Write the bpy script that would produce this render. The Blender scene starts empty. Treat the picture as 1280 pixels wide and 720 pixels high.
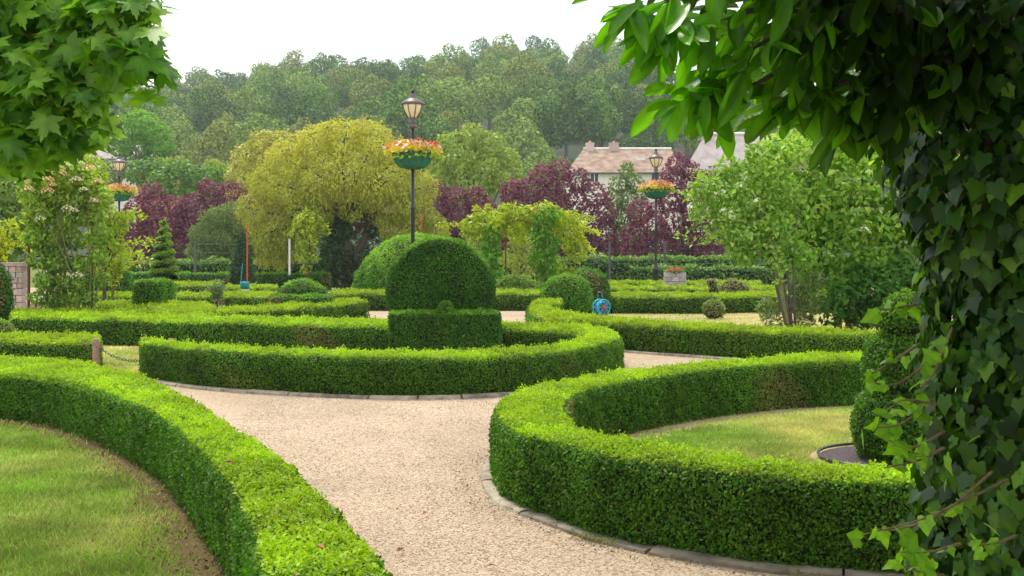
import bpy, math, random
import numpy as np
from mathutils import Vector, Matrix

# ------------------------------------------------------------------ scene, camera, light
sc = bpy.context.scene
COL = sc.collection
rng = np.random.default_rng(11)
random.seed(5)
F, EYE, HOR = 1400.0, 1.6, 311.0          # focal length (px of the 1280 frame), eye height, horizon row

cam_d = bpy.data.cameras.new('camera')
cam_d.sensor_width = 36; cam_d.lens = F / 1280 * 36
cam_d.shift_y = -(360 - HOR) / 1280
cam_d.clip_start = 0.05; cam_d.clip_end = 3000
cam = bpy.data.objects.new('camera', cam_d); COL.objects.link(cam)
cam.location = (0, 0, EYE); cam.rotation_euler = (math.radians(90), 0, 0)
sc.camera = cam

SUN_EL, SUN_AZ = math.radians(64), math.radians(-25)      # high, beyond the garden, a little to the left
world = bpy.data.worlds.new('World'); sc.world = world; world.use_nodes = True
wn = world.node_tree; wn.nodes.clear()
sky = wn.nodes.new('ShaderNodeTexSky'); sky.sky_type = 'NISHITA'; sky.sun_disc = False
sky.sun_elevation = SUN_EL; sky.sun_rotation = SUN_AZ
b1 = wn.nodes.new('ShaderNodeBackground'); b1.inputs[1].default_value = 0.05
wn.links.new(sky.outputs[0], b1.inputs[0])
b2 = wn.nodes.new('ShaderNodeBackground'); 
wt = wn.nodes.new('ShaderNodeTexCoord'); wz = wn.nodes.new('ShaderNodeTexNoise'); wz.inputs['Scale'].default_value = 2.2; wz.inputs['Detail'].default_value = 5
wm = wn.nodes.new('ShaderNodeMapping'); wm.inputs['Scale'].default_value = (1, 1, 3); wn.links.new(wt.outputs['Generated'], wm.inputs[0]); wn.links.new(wm.outputs[0], wz.inputs[0])
wr = wn.nodes.new('ShaderNodeValToRGB'); wr.color_ramp.elements[0].position = .35; wr.color_ramp.elements[1].position = .65
wr.color_ramp.elements[0].color = (.86, .865, .86, 1); wr.color_ramp.elements[1].color = (1.0, .985, .95, 1)
wn.links.new(wz.outputs[0], wr.inputs[0]); wn.links.new(wr.outputs[0], b2.inputs[0])
b2.inputs[1].default_value = 0.92
ad = wn.nodes.new('ShaderNodeAddShader'); wo = wn.nodes.new('ShaderNodeOutputWorld')
wn.links.new(b1.outputs[0], ad.inputs[0]); wn.links.new(b2.outputs[0], ad.inputs[1]); wn.links.new(ad.outputs[0], wo.inputs[0])

sun_d = bpy.data.lights.new('sun', 'SUN'); sun_d.energy = 2.2; sun_d.angle = math.radians(10); sun_d.color = (1, 0.94, 0.84)
sun = bpy.data.objects.new('sun', sun_d); COL.objects.link(sun)
sdir = Vector((math.sin(SUN_AZ) * math.cos(SUN_EL), math.cos(SUN_AZ) * math.cos(SUN_EL), math.sin(SUN_EL)))
sun.rotation_euler = sdir.to_track_quat('Z', 'Y').to_euler()
sun.location = (0, 30, 120)
sc.view_settings.view_transform = 'Standard'; sc.view_settings.look = 'None'
sc.view_settings.exposure = 0.66; sc.view_settings.gamma = 1
sc.cycles.max_bounces = 7; sc.cycles.diffuse_bounces = 3; sc.cycles.transmission_bounces = 4
sc.cycles.volume_bounces = 0; sc.cycles.transparent_max_bounces = 4

# ------------------------------------------------------------------ coordinates
def at(px, py, Y):
    return np.array([(px - 640) * Y / F, Y, EYE - (py - HOR) * Y / F])
def gnd(px, py, z=0.0):
    Y = (EYE - z) * F / (py - HOR)
    return np.array([(px - 640) * Y / F, Y, z])

# ------------------------------------------------------------------ materials
def srgb(r, g, b):
    f = lambda c: (c / 255) / 12.92 if c / 255 <= 0.04045 else (((c / 255) + 0.055) / 1.055) ** 2.4
    return (f(r), f(g), f(b), 1)
MATS = {}
def newmat(name):
    m = bpy.data.materials.new(name); m.use_nodes = True; m.node_tree.nodes.clear(); MATS[name] = m
    return m, m.node_tree.nodes, m.node_tree.links
def leafmat(name, dark, light, young=None, trans=0.35, rough=0.45, tcol=None, spec=0.35):
    m, N, L = newmat(name)
    at_ = N.new('ShaderNodeAttribute'); at_.attribute_name = 'tint'
    oi = N.new('ShaderNodeObjectInfo')
    a = N.new('ShaderNodeMath'); a.operation = 'ADD'; L.new(at_.outputs['Fac'], a.inputs[0]); L.new(oi.outputs['Random'], a.inputs[1])
    fr = N.new('ShaderNodeMath'); fr.operation = 'FRACT'; L.new(a.outputs[0], fr.inputs[0])
    mx = N.new('ShaderNodeMix'); mx.data_type = 'RGBA'
    mx.inputs[6].default_value = (*dark, 1); mx.inputs[7].default_value = (*light, 1); L.new(fr.outputs[0], mx.inputs[0])
    col = mx.outputs[2]
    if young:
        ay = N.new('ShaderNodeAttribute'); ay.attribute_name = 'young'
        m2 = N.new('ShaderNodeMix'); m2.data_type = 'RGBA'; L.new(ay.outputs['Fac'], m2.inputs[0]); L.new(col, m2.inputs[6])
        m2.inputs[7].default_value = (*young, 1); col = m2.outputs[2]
    adn = N.new('ShaderNodeAttribute'); adn.attribute_name = 'dead'
    m3 = N.new('ShaderNodeMix'); m3.data_type = 'RGBA'; L.new(adn.outputs['Fac'], m3.inputs[0]); L.new(col, m3.inputs[6]); m3.inputs[7].default_value = (.34, .22, .11, 1); col = m3.outputs[2]
    tc = N.new('ShaderNodeTexCoord'); nz = N.new('ShaderNodeTexNoise'); nz.inputs['Scale'].default_value = 1.7; nz.inputs['Detail'].default_value = 3
    L.new(tc.outputs['Object'], nz.inputs[0])
    mr = N.new('ShaderNodeMapRange'); mr.inputs[1].default_value = .3; mr.inputs[2].default_value = .7; mr.inputs[3].default_value = .68; mr.inputs[4].default_value = 1.25
    L.new(nz.outputs[0], mr.inputs[0])
    hs = N.new('ShaderNodeHueSaturation'); L.new(mr.outputs[0], hs.inputs['Value']); L.new(col, hs.inputs['Color']); col = hs.outputs[0]
    p = N.new('ShaderNodeBsdfPrincipled'); L.new(col, p.inputs['Base Color']); p.inputs['Roughness'].default_value = rough
    p.inputs['Specular IOR Level'].default_value = spec
    t = N.new('ShaderNodeBsdfTranslucent')
    g = N.new('ShaderNodeMix'); g.data_type = 'RGBA'; g.blend_type = 'MULTIPLY'; g.inputs[0].default_value = 1
    L.new(col, g.inputs[6]); g.inputs[7].default_value = (*(tcol or (1.5, 1.7, .6)), 1)
    L.new(g.outputs[2], t.inputs[0])
    ms = N.new('ShaderNodeMixShader'); ms.inputs[0].default_value = trans
    L.new(p.outputs[0], ms.inputs[1]); L.new(t.outputs[0], ms.inputs[2])
    o = N.new('ShaderNodeOutputMaterial'); L.new(ms.outputs[0], o.inputs[0])
    return m
def solid(name, c, c2=None, scale=8, rough=0.7, bump=0.2, metal=0, detail=5, dist=0.01, obj_rand=False, spec=0.4):
    m, N, L = newmat(name)
    p = N.new('ShaderNodeBsdfPrincipled'); p.inputs['Roughness'].default_value = rough; p.inputs['Metallic'].default_value = metal
    p.inputs['Specular IOR Level'].default_value = spec
    tc = N.new('ShaderNodeTexCoord'); nz = N.new('ShaderNodeTexNoise'); nz.inputs['Scale'].default_value = scale; nz.inputs['Detail'].default_value = detail
    L.new(tc.outputs['Object'], nz.inputs[0])
    c2 = c2 or tuple(x * .7 for x in c)
    rp = N.new('ShaderNodeValToRGB'); rp.color_ramp.elements[0].position = .32; rp.color_ramp.elements[1].position = .68
    rp.color_ramp.elements[0].color = (*c2, 1); rp.color_ramp.elements[1].color = (*c, 1)
    L.new(nz.outputs[0], rp.inputs[0]); col = rp.outputs[0]
    if obj_rand:
        oi = N.new('ShaderNodeObjectInfo'); mr = N.new('ShaderNodeMapRange'); mr.inputs[3].default_value = .7; mr.inputs[4].default_value = 1.2
        L.new(oi.outputs['Random'], mr.inputs[0])
        hs = N.new('ShaderNodeHueSaturation'); L.new(mr.outputs[0], hs.inputs['Value']); L.new(col, hs.inputs['Color']); col = hs.outputs[0]
    L.new(col, p.inputs['Base Color'])
    b = N.new('ShaderNodeBump'); b.inputs['Strength'].default_value = bump; b.inputs['Distance'].default_value = dist
    L.new(nz.outputs[0], b.inputs['Height']); L.new(b.outputs[0], p.inputs['Normal'])
    o = N.new('ShaderNodeOutputMaterial'); L.new(p.outputs[0], o.inputs[0])
    return m

M_box = leafmat('box_leaves', (.022, .085, .008), (.115, .29, .018), (.42, .58, .012), .30, .5, spec=.2)
M_box_y = leafmat('box_leaves_yellowish', (.030, .090, .006), (.11, .26, .012), (.38, .49, .012), .30, .5, spec=.2)
M_yew = leafmat('topiary_leaves', (.018, .075, .008), (.075, .21, .018), (.20, .42, .02), .25, .55, spec=.2)
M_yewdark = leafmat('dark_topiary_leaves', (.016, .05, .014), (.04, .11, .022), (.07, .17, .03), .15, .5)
M_bright = leafmat('bright_topiary_leaves', (.05, .17, .012), (.14, .34, .02), (.28, .48, .02), .28, .55, spec=.2)
M_laurelh = leafmat('laurel_hedge_leaves', (.03, .10, .018), (.12, .28, .05), (.30, .44, .08), .25, .5, spec=.25)
M_core = solid('hedge_twigs', (.018, .030, .008), (.010, .012, .005), 30, .9, .5)
M_laurel = leafmat('cherry_laurel_leaf', (.014, .035, .005), (.045, .11, .010), (.17, .46, .025), .50, .30, (1.6, 1.7, .3), .4)  # base darkened for the shaded interior; third colour brightens the outer leaves
M_maple = leafmat('plane_leaf', (.035, .12, .012), (.10, .30, .03), (.26, .48, .04), .52, .42, (1.8, 1.8, .4), .5)
M_ivy = leafmat('ivy_leaf', (.007, .028, .004), (.036, .125, .012), (.24, .50, .03), .34, .42, (1.7, 1.8, .4), .3)
M_willow = leafmat('golden_tree_leaves', (.23, .29, .035), (.46, .51, .06), (.70, .68, .08), .3, .6, (1.3, 1.2, .5))
M_willow2 = leafmat('golden_green_leaves', (.34, .36, .06), (.60, .58, .12), None, .3, .6, (1.3, 1.2, .5))
M_lime = leafmat('lime_tree_leaves', (.20, .29, .04), (.42, .50, .09), None, .3, .6, (1.2, 1.3, .5))
M_plum = leafmat('purple_plum_leaves', (.10, .032, .060), (.23, .085, .125), (.34, .15, .17), .25, .6, (1.6, .8, 1.0), spec=.15)
M_palegreen = leafmat('pale_green_leaves', (.13, .20, .06), (.28, .38, .12), None, .3, .5, (1.2, 1.3, .6))
M_elder = leafmat('elder_leaves', (.09, .25, .025), (.28, .52, .06), (.50, .64, .09), .42, .45, (1.4, 1.5, .5))
M_elder2 = leafmat('small_tree_leaves', (.11, .27, .03), (.28, .50, .07), (.46, .62, .10), .35, .45, (1.3, 1.4, .5))
M_gold = leafmat('golden_climber_leaves', (.16, .30, .02), (.42, .56, .03), (.62, .68, .03), .38, .5, (1.2, 1.2, .4))
M_climbdark = leafmat('climber_leaves', (.07, .20, .015), (.22, .44, .03), None, .3, .5)
M_rose = leafmat('rose_leaves', (.05, .14, .02), (.22, .40, .04), (.46, .55, .06), .35, .45)
M_mid = leafmat('mid_green_leaves', (.07, .16, .025), (.18, .32, .05), (.30, .42, .06), .3, .5)
M_ivytrunk = leafmat('trunk_ivy_leaves', (.02, .05, .015), (.06, .13, .025), None, .15, .5)
M_wood = [leafmat('woodland_leaves_%s' % n, tuple(c * .75 for c in d), tuple(c * 1.65 for c in l), None, .25, .7, (1.2, 1.3, .6), spec=.1) for n, d, l in (
    ('deep', (.035, .085, .022), (.085, .16, .04)), ('mid', (.06, .13, .025), (.14, .24, .05)),
    ('light', (.11, .18, .035), (.22, .31, .07)), ('olive', (.12, .15, .035), (.22, .26, .06)))]
M_bark = solid('bark', (.10, .075, .05), (.045, .035, .028), 25, .9, .6, dist=.02)
M_barkred = solid('reddish_bark', (.16, .08, .045), (.06, .035, .025), 25, .9, .6, dist=.02)
M_barkgrey = solid('grey_bark', (.16, .15, .12), (.08, .075, .06), 25, .9, .5, dist=.01)
M_stem = solid('green_stem', (.16, .20, .05), (.12, .10, .04), 20, .6, .2)
M_vine = solid('vine_stem', (.30, .22, .12), (.16, .10, .06), 40, .7, .3)
M_iron = solid('black_iron', (.028, .028, .032), (.016, .016, .018), 30, .4, .1)
M_rust = solid('rusty_iron', (.22, .07, .035), (.10, .035, .02), 40, .8, .4)
M_bronze = solid('lamp_roof_metal', (.16, .13, .12), (.08, .065, .06), 30, .45, .1, .3)
M_glass = solid('frosted_lamp_glass', (.85, .72, .48), (.72, .58, .36), 9, .25, .02)
M_bowl = solid('green_basket', (.012, .16, .095), (.006, .09, .055), 6, .35, .05)
M_bowlpatch = solid('faded_basket_panel', (.10, .24, .14), (.05, .17, .10), 12, .6, .05)
M_orange = solid('orange_paint', (.50, .10, .035), (.36, .07, .03), 10, .5, .1)
M_white = solid('white_paint', (.78, .78, .76), (.62, .62, .60), 6, .5, .05)
M_teal = solid('teal_plastic', (.01, .30, .30), (.008, .22, .24), 8, .35, .02)
M_cyan = solid('cyan_plastic', (.03, .42, .60), (.02, .34, .50), 8, .35, .02)
M_red = solid('red_plastic', (.60, .05, .02), (.45, .03, .015), 8, .4, .02)
M_greypl = solid('grey_plastic', (.10, .11, .12), (.07, .07, .08), 8, .5, .02)
M_stone = solid('planter_stone', (.50, .46, .42), (.34, .30, .28), 14, .9, .6, dist=.02, obj_rand=True)
M_brickish = solid('pillar_stone', (.60, .47, .42), (.46, .33, .28), 12, .9, .6, dist=.02, obj_rand=True)
M_kerb = solid('kerb_stone', (.42, .36, .27), (.18, .155, .105), 9, .95, .9, dist=.02, obj_rand=True, detail=9)
M_wall = solid('rendered_wall', (.82, .79, .72), (.68, .63, .56), 2, .9, .2)
M_roof = solid('weathered_tile_roof', (.38, .29, .22), (.22, .13, .085), 1.6, .9, .8, dist=.1, detail=9)
M_roofg = solid('grey_tile_roof', (.42, .36, .34), (.30, .25, .24), 1.5, .9, .6, dist=.1, detail=8)
M_dark = solid('dark_glass', (.03, .03, .035), (.02, .02, .022), 3, .2, 0)
M_soil = solid('bare_soil', (.17, .10, .055), (.07, .042, .025), 9, .95, .9, dist=.03, detail=9)
M_fallen = solid('dead_leaf', (.48, .17, .07), (.25, .09, .04), 30, .7, .3, obj_rand=True)
M_wpost = solid('weathered_post', (.36, .25, .17), (.2, .14, .10), 30, .9, .5)
M_terra = solid('terracotta_wall', (.50, .24, .13), (.38, .18, .10), 6, .9, .3)
M_barkbed = solid('bark_mulch', (.14, .10, .10), (.06, .04, .045), 60, .9, 1, dist=.03)
M_hill = solid('hill_floor', (.05, .07, .03), (.03, .04, .02), .2, 1, .3)
def petal(name, c):
    return leafmat(name, tuple(x * .8 for x in c), c, None, .3, .5, (1.1, 1.1, 1.1))
M_pred, M_porange, M_pyel, M_ppink, M_pcream = petal('red_petals', (.80, .10, .03)), petal('orange_petals', (.85, .28, .05)), petal('yellow_flower_leaves', (.70, .66, .03)), petal('pale_pink_petals', (.82, .55, .52)), petal('cream_umbels', (.78, .74, .48))

def gravel_mat():
    m, N, L = newmat('gravel')
    p = N.new('ShaderNodeBsdfPrincipled'); p.inputs['Roughness'].default_value = .95; p.inputs['Specular IOR Level'].default_value = .15
    tc = N.new('ShaderNodeTexCoord')
    v = N.new('ShaderNodeTexVoronoi'); v.inputs['Scale'].default_value = 80; v.inputs['Randomness'].default_value = 1
    L.new(tc.outputs['Object'], v.inputs['Vector'])
    sep = N.new('ShaderNodeSeparateColor'); L.new(v.outputs['Color'], sep.inputs[0])
    rp = N.new('ShaderNodeValToRGB'); cr = rp.color_ramp
    cr.elements[0].position = 0; cr.elements[0].color = (.24, .16, .10, 1); cr.elements[1].position = 1; cr.elements[1].color = (.62, .49, .35, 1)
    for pos, c in ((.15, (.38, .28, .185)), (.4, (.44, .33, .225)), (.7, (.50, .385, .27))):
        e = cr.elements.new(pos); e.color = (*c, 1)
    L.new(sep.outputs[0], rp.inputs[0])
    n = N.new('ShaderNodeTexNoise'); n.inputs['Scale'].default_value = .6; n.inputs['Detail'].default_value = 8; n.inputs['Distortion'].default_value = .6; L.new(tc.outputs['Object'], n.inputs[0])
    mr = N.new('ShaderNodeMapRange'); mr.inputs[1].default_value = .3; mr.inputs[2].default_value = .7; mr.inputs[3].default_value = .84; mr.inputs[4].default_value = 1.10
    L.new(n.outputs[0], mr.inputs[0])
    hs = N.new('ShaderNodeHueSaturation'); L.new(mr.outputs[0], hs.inputs['Value']); L.new(rp.outputs[0], hs.inputs['Color'])
    L.new(hs.outputs[0], p.inputs['Base Color'])
    b = N.new('ShaderNodeBump'); b.inputs['Strength'].default_value = .7; b.inputs['Distance'].default_value = .012; b.invert = True
    L.new(v.outputs['Distance'], b.inputs['Height']); L.new(b.outputs[0], p.inputs['Normal'])
    o = N.new('ShaderNodeOutputMaterial'); L.new(p.outputs[0], o.inputs[0])
    return m
M_gravel = gravel_mat()
def lawn_mat(name, g1, g2, dry, bias):
    m, N, L = newmat(name)
    p = N.new('ShaderNodeBsdfPrincipled'); p.inputs['Roughness'].default_value = .95; p.inputs['Specular IOR Level'].default_value = .1
    tc = N.new('ShaderNodeTexCoord')
    n = N.new('ShaderNodeTexNoise'); n.inputs['Scale'].default_value = 60; n.inputs['Detail'].default_value = 4; L.new(tc.outputs['Object'], n.inputs[0])
    a = N.new('ShaderNodeMix'); a.data_type = 'RGBA'; a.inputs[6].default_value = (*g1, 1); a.inputs[7].default_value = (*g2, 1); L.new(n.outputs[0], a.inputs[0])
    n2 = N.new('ShaderNodeTexNoise'); n2.inputs['Scale'].default_value = 1.3; n2.inputs['Detail'].default_value = 6; L.new(tc.outputs['Object'], n2.inputs[0])
    mr = N.new('ShaderNodeMapRange'); mr.inputs[1].default_value = .62 - bias; mr.inputs[2].default_value = .75 - bias; L.new(n2.outputs[0], mr.inputs[0])
    b = N.new('ShaderNodeMix'); b.data_type = 'RGBA'; L.new(mr.outputs[0], b.inputs[0]); L.new(a.outputs[2], b.inputs[6]); b.inputs[7].default_value = (*dry, 1)
    L.new(b.outputs[2], p.inputs['Base Color'])
    bp = N.new('ShaderNodeBump'); bp.inputs['Strength'].default_value = .8; bp.inputs['Distance'].default_value = .02; L.new(n.outputs[0], bp.inputs['Height']); L.new(bp.outputs[0], p.inputs['Normal'])
    o = N.new('ShaderNodeOutputMaterial'); L.new(p.outputs[0], o.inputs[0])
    return m
M_lawn = lawn_mat('lawn', (.10, .08, .03), (.17, .12, .055), (.20, .12, .06), .10)
M_lawndry = lawn_mat('dry_lawn', (.30, .27, .11), (.40, .34, .17), (.46, .34, .19), .12)
M_blade = leafmat('grass_blades', (.15, .29, .03), (.34, .50, .09), (.72, .62, .28), .3, .6, (1.2, 1.3, .6), .1)
M_ground = lawn_mat('rough_grass', (.10, .14, .03), (.18, .22, .06), (.26, .22, .10), .05)

# ------------------------------------------------------------------ mesh helpers
def mesh_np(name, V, Fc, mat=None, tint=None, young=None, dead=None, smooth=False, fmat=None, mats=None):
    me = bpy.data.meshes.new(name)
    V = np.ascontiguousarray(V, dtype=np.float32); Fc = np.ascontiguousarray(Fc, dtype=np.int32)
    nf, k = Fc.shape
    me.vertices.add(len(V)); me.vertices.foreach_set('co', V.ravel())
    me.loops.add(nf * k); me.loops.foreach_set('vertex_index', Fc.ravel())
    me.polygons.add(nf); me.polygons.foreach_set('loop_start', np.arange(0, nf * k, k, dtype=np.int32))
    me.polygons.foreach_set('loop_total', np.full(nf, k, dtype=np.int32))
    if smooth: me.polygons.foreach_set('use_smooth', np.ones(nf, dtype=bool))
    if mats:
        for m in mats: me.materials.append(m)
        if fmat is not None: me.polygons.foreach_set('material_index', np.asarray(fmat, dtype=np.int32))
    elif mat: me.materials.append(mat)
    for nm, arr in (('tint', tint), ('young', young), ('dead', dead)):
        if arr is not None:
            at_ = me.attributes.new(nm, 'FLOAT', 'POINT'); at_.data.foreach_set('value', np.ascontiguousarray(arr, dtype=np.float32))
    me.update(calc_edges=True)
    return me
def mesh_py(name, V, Fs, mat, smooth=False):
    me = bpy.data.meshes.new(name); me.from_pydata([tuple(float(c) for c in v) for v in V], [], Fs); me.materials.append(mat)
    if smooth: me.polygons.foreach_set('use_smooth', np.ones(len(me.polygons), dtype=bool))
    me.update(); return me
def link(name, me, parent=None, loc=None):
    o = bpy.data.objects.new(name, me); COL.objects.link(o)
    if parent is not None:
        o.parent = parent
        o.location = Vector((0, 0, 0)) - parent.location if loc is None else loc
    elif loc is not None: o.location = loc
    return o
def tag(o, label, cat, group=None):
    o['label'] = label; o['category'] = cat
    if group: o['group'] = group
    return o
def thing(name, label, cat, loc, group=None):
    o = bpy.data.objects.new(name, None); o.empty_display_size = .2; COL.objects.link(o); o.location = tuple(float(c) for c in loc)
    return tag(o, label, cat, group)
def struct(name, me):
    o = link(name, me); o['kind'] = 'structure'; return o
def stuff(o): o['kind'] = 'stuff'; return o

class MB:
    def __init__(s): s.V = []; s.F = []
    def add(s, V, Fs):
        b = len(s.V); s.V += [tuple(float(c) for c in v) for v in V]; s.F += [tuple(i + b for i in f) for f in Fs]; return s
    def box(s, c, d, rz=0, taper=1.0):
        c = Vector([float(q) for q in c]); hx, hy, hz = d[0] / 2, d[1] / 2, d[2] / 2; R = Matrix.Rotation(rz, 3, 'Z'); V = []
        for z in (-1, 1):
            t = taper if z > 0 else 1
            for x, y in ((-1, -1), (1, -1), (1, 1), (-1, 1)): V.append(c + R @ Vector((x * hx * t, y * hy * t, z * hz)))
        return s.add(V, [(3, 2, 1, 0), (4, 5, 6, 7), (0, 1, 5, 4), (1, 2, 6, 5), (2, 3, 7, 6), (3, 0, 4, 7)])
    def lathe(s, prof, c=(0, 0, 0), n=20, cap=True):
        V = []; Fs = []
        for r, z in prof:
            for k in range(n):
                a = 2 * math.pi * k / n; V.append((c[0] + r * math.cos(a), c[1] + r * math.sin(a), c[2] + z))
        for i in range(len(prof) - 1):
            for k in range(n): Fs.append((i * n + k, i * n + (k + 1) % n, (i + 1) * n + (k + 1) % n, (i + 1) * n + k))
        if cap:
            if prof[0][0] > 1e-4: Fs.append(tuple(range(n - 1, -1, -1)))
            if prof[-1][0] > 1e-4: Fs.append(tuple((len(prof) - 1) * n + k for k in range(n)))
        return s.add(V, Fs)
    def tube(s, pts, rad, n=6):
        pts = [Vector([float(q) for q in p]) for p in pts]; m = len(pts)
        rad = [rad] * m if not hasattr(rad, '__len__') else rad
        V = []; Fs = []; up = Vector((0.13, 0.31, 1)).normalized()
        for i, p in enumerate(pts):
            d = (pts[min(i + 1, m - 1)] - pts[max(i - 1, 0)]).normalized()
            u = d.cross(up)
            if u.length < .05: u = d.cross(Vector((1, 0, 0)))
            u.normalize(); w = d.cross(u)
            for k in range(n):
                a = 2 * math.pi * k / n; V.append(p + (u * math.cos(a) + w * math.sin(a)) * rad[i])
        for i in range(m - 1):
            for k in range(n): Fs.append((i * n + k, i * n + (k + 1) % n, (i + 1) * n + (k + 1) % n, (i + 1) * n + k))
        Fs.append(tuple(range(n - 1, -1, -1))); Fs.append(tuple((m - 1) * n + k for k in range(n)))
        return s.add(V, Fs)
    def me(s, name, mat, smooth=False): return mesh_py(name, s.V, s.F, mat, smooth)
    def build(s, name, mat, parent=None, smooth=False, loc=None): return link(name, s.me(name, mat, smooth), parent, loc)

def spline(P, n):
    P = np.asarray(P, float)
    if len(P) == 2: return P[0] + (P[1] - P[0]) * np.linspace(0, 1, n)[:, None]
    Q = np.vstack([2 * P[0] - P[1], P, 2 * P[-1] - P[-2]]); out = []
    for i in range(1, len(Q) - 2):
        t = np.linspace(0, 1, 12, endpoint=False)[:, None]
        a, b, c, d = Q[i - 1], Q[i], Q[i + 1], Q[i + 2]
        out.append(.5 * (2 * b + (c - a) * t + (2 * a - 5 * b + 4 * c - d) * t ** 2 + (-a + 3 * b - 3 * c + d) * t ** 3))
    C = np.vstack(out + [P[-1:]]); s = np.r_[0, np.cumsum(np.linalg.norm(np.diff(C, axis=0), axis=1))]
    u = np.linspace(0, s[-1], n)
    return np.stack([np.interp(u, s, C[:, k]) for k in range(P.shape[1])], 1)

def T_quad(): return np.array([(0, 0, 0), (.42, .5, .07), (1, 0, -.04), (.42, -.5, .07)]), [(0, 1, 2, 3)]
def T_laurel():
    xs = [0, .1, .28, .52, .76, .92, 1]; hw = [0, .20, .42, .5, .48, .28, .03]; V = []; Fs = []
    for x, w in zip(xs, hw):
        zc = -.16 * x * x; V += [(x, w, zc + w * .16), (x, 0, zc - .02), (x, -w, zc + w * .16)]
    for i in range(6):
        b = i * 3; Fs += [(b, b + 1, b + 4, b + 3), (b + 1, b + 2, b + 5, b + 4)]
    return np.array(V), Fs
def T_fan(outline, z=-.15, c=(0.0, 0.0)):
    V = [(c[0], c[1], .0)]
    for x, y in outline: V.append((x, y, z * (x * x + y * y) + .05 * abs(y)))
    n = len(outline)
    return np.array(V), [(0, 1 + i, 1 + (i + 1) % n) for i in range(n)]
ivy_half = [(-.16, .16), (-.12, .42), (.14, .42), (.34, .55), (.52, .32), (.78, .16)]
T_IVY = lambda: T_fan([(1, 0)] + [(x, y) for x, y in ivy_half[::-1]] + [(0, 0)] + [(x, -y) for x, y in ivy_half], -.18, (.25, 0))
mp = [(0, 1.0), (8, .72), (13, .76), (25, .46), (37, .66), (43, .64), (51, .93), (60, .62), (67, .64), (82, .40), (96, .56), (110, .70), (122, .40), (150, .26)]
def T_maple():
    o = [(r * math.cos(math.radians(a)), r * math.sin(math.radians(a))) for a, r in mp]
    return T_fan(o + [(-.06, 0)] + [(x, -y) for x, y in o[:0:-1]], -.2)
def unit(a): return a / np.maximum(np.linalg.norm(a, axis=-1, keepdims=True), 1e-9)
def frames(N, D):
    N = unit(N); D = unit(D - (D * N).sum(1, keepdims=True) * N); return D, np.cross(N, D), N
def leaves_mesh(name, P, N, D, L, W, mat, tmpl=None, young=None, dead=None):
    tv, tf = tmpl or T_quad()
    D, S, N = frames(N, D); n = len(P); L = np.broadcast_to(L, n)[:, None, None]; W = np.broadcast_to(W, n)[:, None, None]
    V = P[:, None] + D[:, None] * tv[None, :, 0:1] * L + S[:, None] * tv[None, :, 1:2] * W + N[:, None] * tv[None, :, 2:3] * L
    k = len(tv); Fc = (np.arange(n)[:, None, None] * k + np.array(tf)[None]).reshape(-1, len(tf[0]))
    return mesh_np(name, V.reshape(-1, 3), Fc, mat, np.repeat(rng.random(n), k), None if young is None else np.repeat(young, k), None if dead is None else np.repeat(dead, k))
def leaf_objects(parent, name, me, P, N, D, L, W):
    D, S, N = frames(N, D); L = np.broadcast_to(L, len(P)); W = np.broadcast_to(W, len(P)); pl = np.array(parent.location)
    for i in range(len(P)):
        o = bpy.data.objects.new(name, me); COL.objects.link(o); o.parent = parent
        M = Matrix.Identity(4)
        for r in range(3):
            M[r][0] = D[i, r] * L[i]; M[r][1] = S[i, r] * W[i]; M[r][2] = N[i, r] * L[i]; M[r][3] = P[i, r] - pl[r]
        o.matrix_basis = M

def wob(P, f=1.0, s=0.0):
    return (np.sin(P[:, 0] * 3.1 * f + s) * np.sin(P[:, 1] * 2.7 * f + 1.3 + s) + .6 * np.sin(P[:, 0] * 7.3 * f + P[:, 2] * 6.1 * f + s) + .5 * np.sin(P[:, 1] * 9.1 * f - P[:, 2] * 8 * f)) / 2.1

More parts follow.
